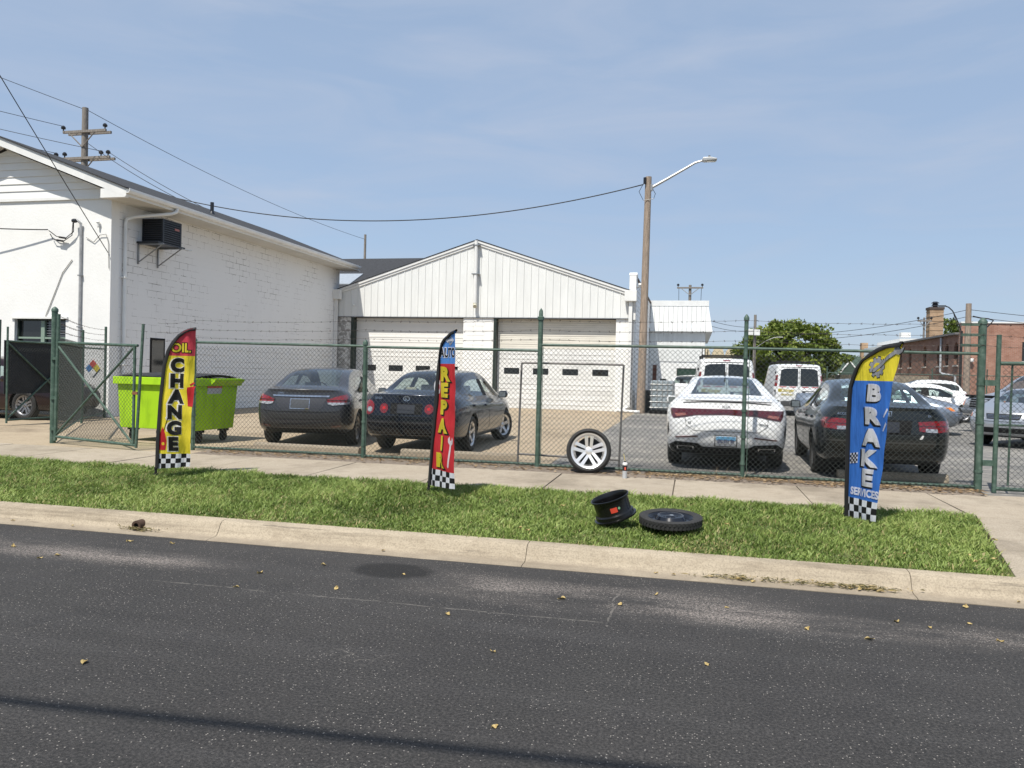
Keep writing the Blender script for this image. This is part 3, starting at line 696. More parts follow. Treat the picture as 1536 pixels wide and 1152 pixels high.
# doors
def overhead_door(x0, x1, cream):
    d = thing('overhead_door', None, None); d.parent = ga; d.location = Vector(((x0 + x1) / 2, GY + .33, .2)) - Vector(ga.location)
    del_ = [d.pop(k) for k in list(d.keys())]
    w = x1 - x0; n = 6; h = 3.76 / n
    D = lambda name, mb, m: obj(name, mb, m, d)
    for i in range(n):
        z0, z1 = i * h, (i + 1) * h - .008
        if cream and i >= 4:
            for q in range(7): D('slat', MB().bx(-w / 2, w / 2, 0 + .01 * (q % 2), .05, z0 + q * h / 7, z0 + (q + 1) * h / 7 - .006), DOORC)
        elif i == 2:
            ws = .66; zz0, zz1 = z0 + .17, z0 + .43; mbb = MB(); mbb.bx(-w / 2, w / 2, 0, .05, z0, zz0); mbb.bx(-w / 2, w / 2, 0, .05, zz1, z1)
            cs = [-w / 2 + w * (q + .5) / 4 for q in range(4)]; e = -w / 2
            for c in cs: mbb.bx(e, c - ws / 2, 0, .05, zz0, zz1); e = c + ws / 2
            mbb.bx(e, w / 2, 0, .05, zz0, zz1); D('door_section', mbb, DOORW)
            for c in cs: D('window', MB().bx(c - ws / 2, c + ws / 2, .02, .03, zz0, zz1), GLASSD)
        else:
            mbb = MB(); mbb.bx(-w / 2, w / 2, 0, .05, z0, z1)
            for q in (1, 2): mbb.bx(-w / 2 + .01, w / 2 - .01, -.012, -.001, z0 + q * h / 3 - .03, z0 + q * h / 3 + .03)
            D('door_section', mbb, DOORW if not (not cream and i >= 3) else mat('door_ivory', (.79, .78, .75), .45, var=.06, scale=1))
    D('bottom_seal', MB().bx(-w / 2, w / 2, .005, .045, -.03, -.004), BLK)
overhead_door(-14.5, -9.5, False); overhead_door(-8.05, -3.07, True)
for a in (-14.62, -8.17): G('door_jamb', MB().bx(a, a + .115, GY - .0, GY + .33, .2, 3.94), DGREEN)
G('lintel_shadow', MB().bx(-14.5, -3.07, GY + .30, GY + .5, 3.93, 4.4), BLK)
G('interior_back', MB().bx(-15, -2.6, GY + .6, GY + .7, .2, 4.0), BLK)
# side wall of boards, parapet
for q in range(27):
    z0 = .2 + q * .2; mb = MB()
    mb.hexa([(GX1 - .05, GY + .5, z0), (GX1 + .03, GY + .5, z0), (GX1 + .03, 42.0, z0), (GX1 - .05, 42.0, z0)], [(GX1 - .05, GY + .5, z0 + .2), (GX1 + .012, GY + .5, z0 + .2), (GX1 + .012, 42.0, z0 + .2), (GX1 - .05, 42.0, z0 + .2)])
    G('side_board', mb, SIDING)
G('corner_column', MB().bx(GX1 - .22, GX1 + .06, GY - .06, GY + .5, 3.9, 5.72), WHITE, bevel=.02)
G('parapet_cap', MB().prism([(GY - .07, 5.70), (GY + .1, 5.82), (GY + .42, 5.82), (GY + .52, 5.6), (GY + .4, 5.6), (GY + .3, 5.70)], GX1 - .23, GX1 + .08, 'YZ'), WHITE)
G('side_coping', MB().bx(GX1 - .08, GX1 + .09, GY + .5, 42.0, 5.6, 5.66), mat('brown_coping', (.12, .08, .06), .7))
for bx_, zz in ((GX0 - .03, 5.0), (GX1 - .14, 4.94)):
    G('collector_box', MB().bx(bx_ - .24, bx_ + .24, GY - .32, GY - .065, zz - .3, zz + .13), WTRIM, bevel=.015)
    mb = MB(); mb.bx(bx_ - .07, bx_ + .07, GY - .2, GY - .08, .4, zz - .3); G('downspout', mb, WTRIM)
G('downspout_shoe', MB().tube([(GX1 - .14, GY - .14, .42), (GX1 - .3, GY - .3, .3), (GX1 - .55, GY - .5, .27), (GX1 + .35, GY - .55, .25)], .06, 8), WTRIM, smooth=40)
pp = MB(); pp.cyl((PKX, GY - .19, 4.5), (PKX, GY - .19, 7.16), .075, n=12); G('vent_pipe', pp, WTRIM, smooth=40)
G('pipe_elbow', MB().tube([(PKX, GY - .19, 4.55), (PKX, GY - .2, 4.46), (PKX + .03, GY - .3, 4.4)], .08, 10), mat('yellowed_plastic', (.6, .57, .44), .5), smooth=40)
for zz in (5.75, 6.95): G('pipe_strap', MB().bx(PKX - .16, PKX + .16, GY - .28, GY - .03, zz, zz + .035), GREYM)
G('security_camera', MB().lathe([(0, .09), (.05, .08), (.055, .03), (.035, 0), (0, -.02)], (-14.48, GY - .07, 4.42), 'Z', 12), WTRIM, smooth=40)
G('conduit', MB().cyl((-2.55, GY - .03, .3), (-2.55, GY - .03, 3.9), .022, n=6), WTRIM)
fl = thing('flood_light', 'small white flood light on the garage parapet beside the light pole', 'lamp', (GX1 + .18, GY + .1, 5.25))
obj('lamp_head', MB().box((.06, -.08, .05), (.2, .16, .14), M=Matrix.Rotation(.5, 3, 'X')), WTRIM, fl, bevel=.02); obj('lamp_bracket', MB().cyl((-.16, .0, -.06), (.05, -.04, .02), .025, n=8), GREYM, fl)

# workshop roof between the two
ws = thing('shingle_roof_workshop', 'low workshop behind with a dark grey shingled roof ridge', 'building', (-16, 37, .19))
S_ = lambda name, mb, m, par=ws, **k: obj(name, mb, m, par, world=True, **k)
S_('wall', MB().bx(-23, -8.5, 33.6, 43, .15, 5.3), STUCCO)
for y0, y1 in ((33.0, 38.2), (43.6, 38.2)):
    mb = MB(); mb.hexa([(-23.5, y0, 5.22), (-8.2, y0, 5.22), (-8.2, y1, 7.5), (-23.5, y1, 7.5)], [(-23.5, y0, 5.3), (-8.2, y0, 5.3), (-8.2, y1, 7.58), (-23.5, y1, 7.58)]); S_('roof', mb, SHING)
mb = MB(); mb.hexa([(-17.6, 33.9, 5.68), (-16.0, 33.9, 5.68), (-16.0, 35.4, 6.36), (-17.6, 35.4, 6.36)], [(-17.6, 33.9, 5.73), (-16.0, 33.9, 5.73), (-16.0, 35.4, 6.41), (-17.6, 35.4, 6.41)]); S_('roof_flashing', mb, mat('galvanised', (.5, .54, .58), .4, .5))

# far white metal building
fb = thing('white_metal_building', 'white ribbed metal building with overhanging top beyond the garage', 'building', (-1, 48, .19))
F_ = lambda name, mb, m, par=fb, **k: obj(name, mb, m, par, world=True, **k)
F_('wall', MB().bx(-9, .60, 42.06, 56, .15, 4.3), WHITE)
n = 12
for i in range(n):
    a = -2.3 + i * (2.9 / n); b = a + 2.9 / n - .015
    pn = F_('wall_panel', MB().bx(a, b, 42.03, 42.06, 2.5, 4.12), MSIDE)
    mb = MB(); mb.hexa([(a, 41.72, 4.1), (b, 41.72, 4.1), (b, 42.2, 4.1), (a, 42.2, 4.1)], [(a, 41.95, 5.45), (b, 41.95, 5.45), (b, 42.2, 5.45), (a, 42.2, 5.45)])
    F_('mansard_panel', mb, MSIDE)
F_('mansard_end', MB().hexa([(.6, 41.72, 4.1), (.95, 41.72, 4.1), (.95, 56, 4.1), (.6, 56, 4.1)], [(.6, 41.95, 5.45), (.72, 41.95, 5.45), (.72, 56, 5.45), (.6, 56, 5.45)]), MSIDE)
F_('top_band', MB().bx(-9, .74, 41.93, 56, 5.452, 5.75), WTRIM)
w = F_('window', MB().bx(-.84, .28, 42.0, 42.05, 1.55, 2.15), BLK)
F_('pane', MB().bx(-.8, .24, 41.99, 41.998, 1.6, 2.1), mat('green_pane', (.03, .06, .045), .15), w)
F_('door', MB().bx(-2.1, -1.9, 42.0, 42.058, .2, 2.3), mat('rust_brown', (.13, .045, .03), .8))

# ------------------------------------------------------------------ brick building on the right
def m_brick(name, c1, c2, axis):
    k = NT(name); x, y, z = k.sep(); cb = k.n.new('ShaderNodeCombineXYZ'); k.l.new(y if axis == 'YZ' else x, cb.inputs[0]); k.l.new(z, cb.inputs[1])
    br = k.n.new('ShaderNodeTexBrick'); k.l.new(cb.outputs[0], br.inputs['Vector'])
    br.inputs['Scale'].default_value = 1; br.inputs['Brick Width'].default_value = .22; br.inputs['Row Height'].default_value = .075; br.inputs['Mortar Size'].default_value = .007
    br.inputs['Color1'].default_value = (*c1, 1); br.inputs['Color2'].default_value = (*c2, 1); br.inputs['Mortar'].default_value = (.36, .30, .26, 1)
    b = k.mix(k.ramp(k.noise(1.3, 6, .7), [(.42, 0), (.7, .6)]), br.outputs['Color'], tuple(c * .55 for c in c1)); b = k.mix(k.ramp(k.noise(7, 5, .8), [(.56, 0), (.7, .6)]), b, (.42, .24, .17))
    return k.base(b, .9, .2)
bb = thing('brick_building', 'red brick building with arched side windows beyond the parking lot', 'building', (22, 62, .19))
B = lambda name, mb, m, par=bb, **k: obj(name, mb, m, par, world=True, **k)
BR, BS = m_brick('red_brick', (.32, .155, .105), (.41, .215, .155), 'XZ'), m_brick('shaded_brown_brick', (.21, .105, .075), (.26, .14, .10), 'YZ')  # side wall: a browner brick, with the wall's shade also darkened into its colour
BX = 16.5
B('front_wall', MB().bx(BX, 34, 54, 54.4, .1, 5.55), BR); B('front_coping', MB().bx(BX - .05, 34, 53.94, 54.45, 5.55, 5.64), WTRIM)
wins = [54.9, 56.8, 58.5, 61.8, 65.7, 68.5]
sd = MB(); e = 54.4
for y in wins: sd.bx(BX, BX + .3, e, y - .38, .1, 4.85); sd.bx(BX, BX + .3, y - .38, y + .38, .1, 2.9); sd.bx(BX, BX + .3, y - .38, y + .38, 4.4, 4.85); e = y + .38
sd.bx(BX, BX + .3, e, 74, .1, 4.85); B('side_wall', sd, BS)
for y in wins:
    arch = [(y - .38, 2.9), (y + .38, 2.9)] + [(y + .38 * math.cos(t), 4.02 + .36 * math.sin(t)) for t in [math.pi * q / 8 for q in range(9)]]
    w = B('window', MB().prism(arch, BX + .16, BX + .2, 'YZ'), GLASSD)
    B('sash', MB().bx(BX + .12, BX + .158, y - .03, y + .03, 2.9, 4.35), mat('dark_sash', (.09, .08, .07), .6), w)
    B('sill', MB().bx(BX - .07, BX + .1, y - .46, y + .46, 2.8, 2.9), mat('stone_sill', (.45, .42, .38), .8), w)
    sp = MB(); top = [(y + .38, 4.4), (y - .38, 4.4)]; ar = [(y - .38 * math.cos(t), 4.02 + .36 * math.sin(t)) for t in [math.pi * q / 8 for q in range(9)]]
    sp.prism(ar + top, BX + .003, BX + .15, 'YZ'); B('arch', sp, BS)
B('roof', MB().hexa([(BX - .25, 54.4, 4.86), (34, 54.4, 4.86), (34, 74, 4.86), (BX - .25, 74, 4.86)], [(BX - .25, 54.4, 4.98), (34, 54.4, 5.2), (34, 74, 5.2), (BX - .25, 74, 4.98)]), mat('grey_roof', (.16, .16, .165), .8))
B('downpipe', MB().tube([(BX - .1, 57.7, 4.8), (BX - .1, 57.7, 2.45), (BX - .1, 57.2, 2.35), (BX - .1, 54.6, 2.2), (BX - .1, 54.5, .3)], .07, 8), mat('pipe_grey', (.45, .47, .5), .5), smooth=40)
w = B('window', MB().bx(19.95, 21.0, 53.96, 53.998, 3.2, 4.4), GLASSD); B('sill', MB().bx(19.9, 21.1, 53.9, 53.995, 3.1, 3.2), MATS['stone_sill'], w)
B('wall_lamp', MB().lathe([(0, .14), (.09, .1), (.12, 0), (.09, -.1), (0, -.14)], (17.1, 53.82, 3.2), 'Z', 10), WHITE, smooth=40)
B('lean_to', MB().bx(11.6, BX - .02, 60.5, 72, .1, 2.2), mat('tan_block', (.34, .29, .22), .9, var=.3, scale=3))
ch = thing('chimney', 'tall tan brick chimney with a dark metal cap behind the brick building', 'chimney', (21.3, 77, .19))
CH = m_brick('tan_brick', (.40, .26, .15), (.48, .33, .2), 'XZ')
obj('stack', MB().bx(-.56, .56, -.56, .56, 0, 8.2), CH, ch)
for q in range(5): obj('corbel', MB().bx(-.585, .585, -.585, .585, 6.3 + q * .42, 6.4 + q * .42), CH, ch)
obj('crown', MB().bx(-.62, .62, -.62, .62, 8.2, 8.42), mat('dark_brick', (.08, .06, .05), .9), ch)
cp = MB()
for q, r in enumerate((.3, .36, .28, .36)): cp.cyl((0, 0, 8.42 + q * .13), (0, 0, 8.5 + q * .13), r, r * .75, n=10)
cp.cyl((0, 0, 8.4), (0, 0, 8.95), .2, n=8); obj('metal_cap', cp, ACM, ch)
lw = thing('low_white_building', 'long low white flat-roofed building behind the brick building', 'building', (23, 92, .19))
obj('wall', MB().bx(-3.6, 8, -5, 5, 0, 5.4), WHITE, lw); obj('parapet', MB().bx(-2.2, 8.02, -5.03, 5.03, 5.4, 6.1), WHITE, lw); obj('roof_vent', MB().cyl((1.2, -3, 6.3), (1.2, -3, 7.4), .35, .25), GREYM, lw); obj('roof_unit', MB().bx(-1.8, -.9, -4, -3, 6.3, 6.8), WTRIM, lw)
hs = thing('green_roof_house', 'small far house with a green roof and white gable trim', 'house', (17.2, 97, .19))
hg = mat('green_shingle', (.055, .09, .07), .85, var=.3)
obj('wall', MB().bx(-7, 9, -3, 5, 0, 2.3), mat('tan_wall', (.36, .31, .25), .9), hs)
mb = MB(); mb.hexa([(-7.4, -3.4, 2.2), (9.4, -3.4, 2.2), (9.4, 1, 4.4), (-7.4, 1, 4.4)], [(-7.4, -3.4, 2.3), (9.4, -3.4, 2.3), (9.4, 1, 4.5), (-7.4, 1, 4.5)]); obj('roof', mb, hg, hs)
dm = MB(); dm.prism([(-1.1, 2.2), (1.1, 2.2), (0, 3.7)], -3.9, -1, 'XZ'); dg = obj('dormer', dm, hg, hs)
tr = MB()
for s in (-1, 1): tr.hexa([(s * 1.25, -3.98, 2.05), (0, -3.98, 3.75), (0, -3.8, 3.75), (s * 1.25, -3.8, 2.05)], [(s * 1.25, -3.98, 2.25), (0, -3.98, 3.97), (0, -3.8, 3.97), (s * 1.25, -3.8, 2.25)])
obj('gable_trim', tr, WTRIM, dg); obj('chimney', MB().bx(2.0, 2.7, .3, 1.2, 4, 6.1), CH, hs)
ap = thing('cream_apartments', 'far cream building with a row of gables left of the big tree', 'building', (3.6, 122, .19))
obj('wall', MB().bx(-8, 5.5, -4, 4, 0, 4.6), mat('cream_wall', (.62, .52, .36), .8), ap); 
for q in range(-4, 3):
    mb = MB(); mb.prism([(q * 2 - 1, 4.6), (q * 2 + 1, 4.6), (q * 2 + .6, 5.9), (q * 2 - .6, 5.9)], -4.0, 2, 'XZ'); obj('gable', mb, MATS['cream_wall'], ap)
    obj('window', MB().bx(q * 2 - .35, q * 2 + .35, -4.06, -4.01, 3.0, 4.2), GLASSD, ap)
# ------------------------------------------------------------------ fences and gates
GREEN = mat('fence_green', (.045, .085, .062), .55, var=.45, scale=14, col2=(.10, .15, .12), lo=.3, hi=.55)
WIREM = mat('chain_wire', (.060, .070, .064), .6, .1, var=.4, scale=20)
BARB = mat('barbed_steel', (.11, .09, .08), .7, .4, var=.4)
def chain_mesh(w, h, key, r=.0023, p=.0368):
    nk = int(round(w / p)); p = w / nk; nh = int(h / p); V = []; F = []
    for k in range(nk):
        pts = [((k + ((j + k) % 2)) * p, (.0025 if k % 2 else -.0025) * (1 if j % 2 else -1), j * p) for j in range(nh + 1)]
        for a, b in zip(pts, pts[1:]):
            dx, dz = b[0] - a[0], b[2] - a[2]; l = math.hypot(dx, dz); nx, nz = -dz / l * r, dx / l * r
            o = len(V)
            for q in (a, b): V += [(q[0] + nx, q[1] + r * .6, q[2] + nz), (q[0] - nx, q[1] + r * .6, q[2] - nz), (q[0], q[1] - r, q[2])]
            F += [(o, o + 3, o + 4), (o, o + 4, o + 1), (o + 1, o + 4, o + 5), (o + 1, o + 5, o + 2), (o + 2, o + 5, o + 3), (o + 2, o + 3, o)]
    return fast_mesh('chain_link', V, F, WIREM)
_cm = {}
def chain(parent, p0, p1, z0, z1, y_off=0.0):
    """chain-link sheet between two points (world), as a part of parent"""
    p0, p1 = Vector(p0), Vector(p1); d = p1 - p0; w = round(d.length, 2); h = round(z1 - z0, 2)
    if (w, h) not in _cm: _cm[(w, h)] = chain_mesh(w, h, (w, h))
    o = link('chain_link', _cm[(w, h)], None, parent); o.location = Vector((p0.x, p0.y + y_off, z0)) - Vector(parent.location)
    o.rotation_euler = (0, 0, math.atan2(d.y, d.x)); o['kind'] = 'stuff'; return o
def post(parent, x, y, z0, z1, r=.03, cap='dome', name='post'):
    mb = MB(); mb.cyl((x, y, z0), (x, y, z1), r, n=12)
    if cap == 'dome': mb.lathe([(r + .008, 0), (r + .008, .04), (r * .8, .065), (r * .3, .085), (0, .09)], (x, y, z1 - .03), 'Z', 12)
    elif cap == 'spike': mb.lathe([(r + .012, 0), (r + .012, .05), (r * .9, .06), (r * .8, .14), (0, .19)], (x, y, z1 - .05), 'Z', 12)
    return obj(name, mb, GREEN, parent, smooth=40, world=True)
def rail(parent, p0, p1, r=.021, name='rail'):
    return obj(name, MB().cyl(p0, p1, r, n=8), GREEN, parent, smooth=40, world=True)
def clamp_band(parent, x, y, z, r=.036):
    return obj('band', MB().lathe([(r, 0), (r + .006, 0), (r + .006, .03), (r, .03)], (x, y, z), 'Z', 10), GREEN, parent, world=True)
def barbed(parent, pts, sag=.02):
    mb = MB(); path = []
    for a, b in zip(pts, pts[1:]):
        a, b = Vector(a), Vector(b); n = max(8, int((b - a).length / .15))
        for i in range(n):
            t = i / n; q = a.lerp(b, t); q.z -= sag * 4 * t * (1 - t); q.z += rng.uniform(-.004, .004); path.append(q)
    path.append(Vector(pts[-1])); mb.tube(path, .0028, 4)
    mb2 = MB()
    L = 0
    for a, b in zip(path, path[1:]):
        L += (b - a).length
        if L > .125:
            L = 0
            for _ in range(3):
                v = Vector((rng.uniform(-1, 1), rng.uniform(-1, 1), rng.uniform(-1, 1))).normalized() * .02; mb2.cyl(b - v, b + v, .0026, .0012, n=3)
    mb.add(mb2.v, mb2.f)
    return obj('barbed_wire', mb, BARB, parent, world=True)

FYN = 11.5
ff = thing('chain_link_fence', 'long green chain-link fence with barbed wire between sidewalk and parked cars', 'fence', (-2.2, FYN, .2))
PX = [-8.25, -5.13, -2.27, .73, 3.77]
top = [(2.03, 2.01), (2.0, 1.985), (2.075, 2.075), (2.07, 2.045)]
post(ff, PX[0], FYN, .1, 2.06, .034); post(ff, PX[1], FYN, .1, 2.06, .034); post(ff, PX[2], FYN, .1, 2.50, .038, 'spike')
post(ff, PX[3], FYN, .1, 2.50, .030); post(ff, PX[4], FYN, .1, 2.47, .050, 'dome')
for i in range(4):
    a, b = PX[i], PX[i + 1]; z0, z1 = top[i]
    rail(ff, (a, FYN, z0), (b, FYN, z1), .021, 'top_rail'); rail(ff, (a, FYN, .245), (b, FYN, .255), .021, 'bottom_rail')
    chain(ff, (a + .03, FYN, 0), (b - .03, FYN, 0), .23, min(z0, z1) - .02, -.028)
    for q in range(5):
        zz = .4 + q * .38; clamp_band(ff, a, FYN, zz, .036 if i else .036)
    tb = obj('tension_bar', MB().bx(a + .05, a + .058, FYN - .034, FYN - .026, .26, z0 - .03), GREEN, ff, world=True)
# paint worn off the rail over the two right bays
wr = mat('bare_rail', (.42, .42, .39), .5, .4)
for x0 in (-.9, .1, .95, 1.35, 1.6, 2.4, 2.9):
    obj('worn_patch', MB().bx(x0, x0 + rng.uniform(.08, .35), FYN - .012, FYN + .006, 2.092, 2.0945 if x0 < .7 else 2.0925), wr, ff, world=True)
for zz, o in ((2.45, 0), (2.30, .0), (2.16, 0)):
    barbed(ff, [(-8.75, 11.2, zz - .12), (PX[0], FYN, zz - .05), (PX[1], FYN, zz - .03), (PX[2], FYN - .03, zz), (PX[3], FYN - .03, zz + .02), (PX[4], FYN - .05, zz + .0), (5.2, FYN - .05, zz - .02)], .03)
for zz in (2.42, 2.28, 2.14): obj('wire_arm', MB().bx(PX[4] - .26, PX[4] - .03, FYN - .03, FYN + .01, zz, zz + .035), GREEN, ff, world=True)
for zz in (.45, 1.1, 1.62): clamp_band(ff, PX[4], FYN, zz, .052)

# right gate leaf
rg = thing('gate_leaf', 'green chain-link gate leaf hinged on the big post at the right edge', 'gate', (3.95, FYN - .04, .2))
R_ = lambda n, mb: obj(n, mb, GREEN, rg, smooth=40, world=True)
gy = FYN - .05
R_('hinge_stile', MB().cyl((3.95, gy, .2), (3.955, gy, 2.30), .030, n=10)); R_('top_rail', MB().cyl((3.98, gy, 1.92), (7.4, gy, 1.95), .026, n=8)); R_('bottom_rail', MB().cyl((3.97, gy, .25), (7.4, gy, .25), .026, n=8))
R_('mid_rail', MB().cyl((3.97, gy + .02, 1.10), (7.4, gy + .02, 1.10), .014, n=8)); R_('inner_stile', MB().cyl((4.12, gy + .02, .3), (4.13, gy + .02, 1.9), .014, n=8)); R_('free_stile', MB().cyl((7.4, gy, .2), (7.4, gy, 2.3), .03, n=10))
chain(rg, (4.0, gy, 0), (7.4, gy, 0), .25, 1.92, -.03)
for zz in (.55, 1.62): R_('hinge', MB().bx(3.80, 3.95, gy - .02, gy + .03, zz, zz + .075))
# left gate leaf, standing ajar
a, b = Vector((-10.93, 11.38, 0)), Vector((-8.98, 11.02, 0))
lg = thing('gate_leaf', 'green chain-link gate leaf with crossed braces standing ajar beside the dumpster', 'gate', (a.x, a.y, .2))
def gp(t, z): p = a.lerp(b, t); return (p.x, p.y, z)
H = lambda n, *q, r=.024: obj(n, MB().cyl(*q, r, n=8), GREEN, lg, smooth=40, world=True)
H('hinge_stile', gp(0, .25), gp(0.02, 2.48), r=.03); H('free_stile', gp(.965, .27), gp(.965, 1.95)); H('latch_rod', gp(1.0, .24), gp(1.06, 2.3)); H('top_rail', gp(0, 1.98), gp(1, 1.94)); H('bottom_rail', gp(0, .32), gp(1, .28))
H('brace', gp(0.0, 1.95), gp(.96, .30), r=.02); H('brace', gp(0.0, .34), gp(.96, 1.92), r=.02)
c_ = chain(lg, gp(0, 0), gp(.96, 0), .30, 1.98); c_.location.z = .30 - .2
obj('latch', MB().box(gp(.985, 1.15), (.1, .05, .05)), mat('rust', (.22, .09, .04), .9), lg, world=True)
for zz in (.45, 1.0, 1.7): obj('hinge', MB().box((a.x - .05, a.y + .02, zz), (.14, .05, .05)), GREEN, lg, world=True)
# side fence running back to the building corner
sf = thing('chain_link_fence', 'green chain-link fence running back from the gate post to the corner of the white building', 'fence', (-11.05, 11.45, .2))
SP = [(-11.05, 11.45), (-14.15, 15.5), (-15.3, 17.55)]
post(sf, *SP[0], .1, 2.56, .05); post(sf, *SP[1], .1, 2.42, .03, None); post(sf, *SP[2], .1, 2.62, .032, None)
for p, q in zip(SP, SP[1:]):
    rail(sf, (*p, 2.0), (*q, 2.02), .02, 'top_rail'); rail(sf, (*p, .3), (*q, .32), .016, 'bottom_rail'); chain(sf, (*p, 0), (*q, 0), .3, 2.12)
for zz in (2.5, 2.36, 2.22): barbed(sf, [(*p, zz + .02 * i) for i, p in enumerate(SP)])
# far left leaf with dark screen
fl_ = thing('gate_leaf', 'open gate leaf hung with a dark grey privacy screen at the far left', 'gate', (-14.85, 14.1, .2))
A0, A1 = Vector((-14.85, 14.1, 0)), Vector((-14.9, 16.35, 0))
def ap_(t, z, o=0): p = A0.lerp(A1, t); return (p.x + o, p.y, z)
K = lambda n, *q, r=.022: obj(n, MB().cyl(*q, r, n=8), GREEN, fl_, smooth=40, world=True)
K('post', (-15.0, 14.0, .1), (-14.98, 14.0, 2.55), r=.045); K('free_stile', ap_(1, .3), ap_(1, 2.1)); K('hinge_stile', ap_(0, .25), ap_(0, 2.4)); K('top_rail', ap_(0, 2.08), ap_(1, 2.08)); K('bottom_rail', ap_(0, .32), ap_(1, .32))
K('brace', ap_(0, 2.05), ap_(1, .34)); K('brace', ap_(0, .34), ap_(1, 2.05))
chain(fl_, ap_(0, 0), ap_(1, 0), .3, 2.1, .0)
sc = MB(); sc.hexa([ap_(-.02, .9, -.05), ap_(1.0, .9, -.05), ap_(1.0, .9, -.042), ap_(-.02, .9, -.042)], [ap_(-.02, 2.1, -.05), ap_(1.0, 2.1, -.05), ap_(1.0, 2.1, -.042), ap_(-.02, 2.1, -.042)])
obj('privacy_screen', sc, mat('dark_screen', (.045, .047, .05), .9, var=.25, scale=3), fl_, world=True)
# loose grey gate frame leaning inside the fence
lf = thing('pipe_gate', 'loose grey pipe gate frame standing behind the fence left of the alloy wheel', 'gate frame', (-1.85, 11.7, .2))
fm = mat('weathered_pipe', (.22, .21, .20), .6, .3, var=.4, scale=9)
for nm, p, q in (('stile', (-2.62, 11.68, .2), (-2.60, 11.72, 1.80)), ('stile', (-1.05, 11.68, .2), (-1.02, 11.72, 1.80)), ('rail', (-2.60, 11.72, 1.80), (-1.02, 11.72, 1.80)), ('rail', (-2.62, 11.68, .38), (-1.05, 11.68, .36))):
    obj(nm, MB().cyl(p, q, .016, n=8), fm, lf, smooth=40, world=True)
# rear fence across the lot
rf = thing('chain_link_fence', 'far green chain-link fence at the back of the lot before the brick building', 'fence', (14, 51.5, .2))
for x in [8.2 + i * 3.0 for i in range(6)]: obj('post', MB().cyl((x, 51.5, .15), (x, 51.5, 2.6), .035, n=8), GREEN, rf, smooth=40, world=True)
obj('top_rail', MB().cyl((8.2, 51.5, 2.2), (26, 51.5, 2.22), .025, n=8), GREEN, rf, world=True)
mb = MB()
for i in range(120):
    x = 8.2 + i * .146
    for s in (1, -1): mb.tube([(x, 47, .25), (x + s * .9, 47, 1.18), (x, 47, 2.1)] if False else [(x + (0 if s > 0 else .9), 51.5 + .01 * s, .25), (x + (.9 if s > 0 else 0), 51.5 + .01 * s, 2.2)], .006, 3, False)
tag(obj('chain_link', mb, WIREM, rf, world=True), kind='stuff')

# ------------------------------------------------------------------ poles
WOOD = mat('weathered_pole', (.38, .30, .235), .9, var=.5, scale=5, stretch=(6, 6, .5), bump=.4, bscale=30)
WOODG = mat('grey_pole', (.26, .235, .21), .9, var=.45, scale=5, stretch=(6, 6, .5), bump=.4, bscale=30)
STEEL = mat('galvanised_arm', (.46, .46, .45), .45, .6, var=.2)
INS = mat('insulator_black', (.012, .012, .014), .3)
lp = thing('light_pole', 'tall wooden pole with a curved street light arm at the corner of the garage', 'light pole', (-1.98, 30.9, .19))
obj('pole', MB().cyl((0, 0, 0), (.07, 0, 9.35), .17, .125, n=14), WOOD, lp, smooth=40)
obj('arm', MB().tube([(.15, 0, 8.9), (.8, 0, 9.25), (1.5, 0, 9.64), (1.85, 0, 9.84), (2.15, 0, 9.92)], [.06, .055, .05, .045, .04], 8), STEEL, lp, smooth=40)
hd = MB(); hd.prism([(2.1, 9.90), (2.2, 9.87), (2.65, 9.90), (2.68, 9.95), (2.45, 10.01), (2.15, 10.01)], -.16, .16, 'XZ'); h = obj('lamp_head', hd, STEEL, lp, bevel=.02)
obj('photocell', MB().cyl((2.38, 0, 10.0), (2.38, 0, 10.1), .045, n=8), GREYM, h)
obj('lens', MB().bx(2.3, 2.62, -.1, .1, 9.86, 9.885), mat('lamp_lens', (.5, .5, .45), .2), h)
obj('bracket', MB().bx(.05, .24, -.08, .08, 8.8, 9.05), GREYM, lp); obj('pole_top_box', MB().cyl((-.06, -.12, 9.05), (-.06, -.12, 9.3), .06, n=8), INS, lp)
obj('wire_loop', MB().tube([(-.1, -.1, 9.1), (-.28, -.12, 8.75), (-.1, -.15, 8.4), (.3, -.15, 8.45), (.36, -.12, 8.65), (.25, -.1, 8.85)], .012, 5), INS, lp)

up_ = thing('utility_pole', 'wooden utility pole with two crossarms rising behind the white block building', 'utility pole', (-29.3, 32, .19))
obj('pole', MB().cyl((0, 0, 0), (0, 0, 13.95), .2, .14, n=12), WOODG, up_, smooth=40)
for z0, xa, xb, nm in ((12.75, -1.1, 1.36, 1), (11.45, -1.6, 1.6, 2)):
    for yy in ((-.17, .17) if nm == 2 else (-.17, .17)): obj('crossarm', MB().box(((xa + xb) / 2, yy, z0), (xb - xa, .09, .12)), WOODG, up_)
    for s in (-1, 1): obj('brace', MB().cyl((s * .75, -.2, z0 - .05), (0, -.16, z0 - .75), .03, n=6), WOODG, up_)
ins = MB().lathe([(0, 0), (.03, 0), (.03, .1), (.1, .12), (.11, .2), (.06, .27), (0, .29)], (0, 0, 0), 'Z', 10).mesh('insulator', 40); ins.materials.append(INS)
for p in ((-1.1, -.17, 12.8), (-1.5, -.17, 11.5), (-1.0, -.17, 11.5), (1.1, -.17, 11.5), (1.5, -.17, 11.5), (1.3, -.17, 12.8)): link('insulator', ins, None, up_, p)

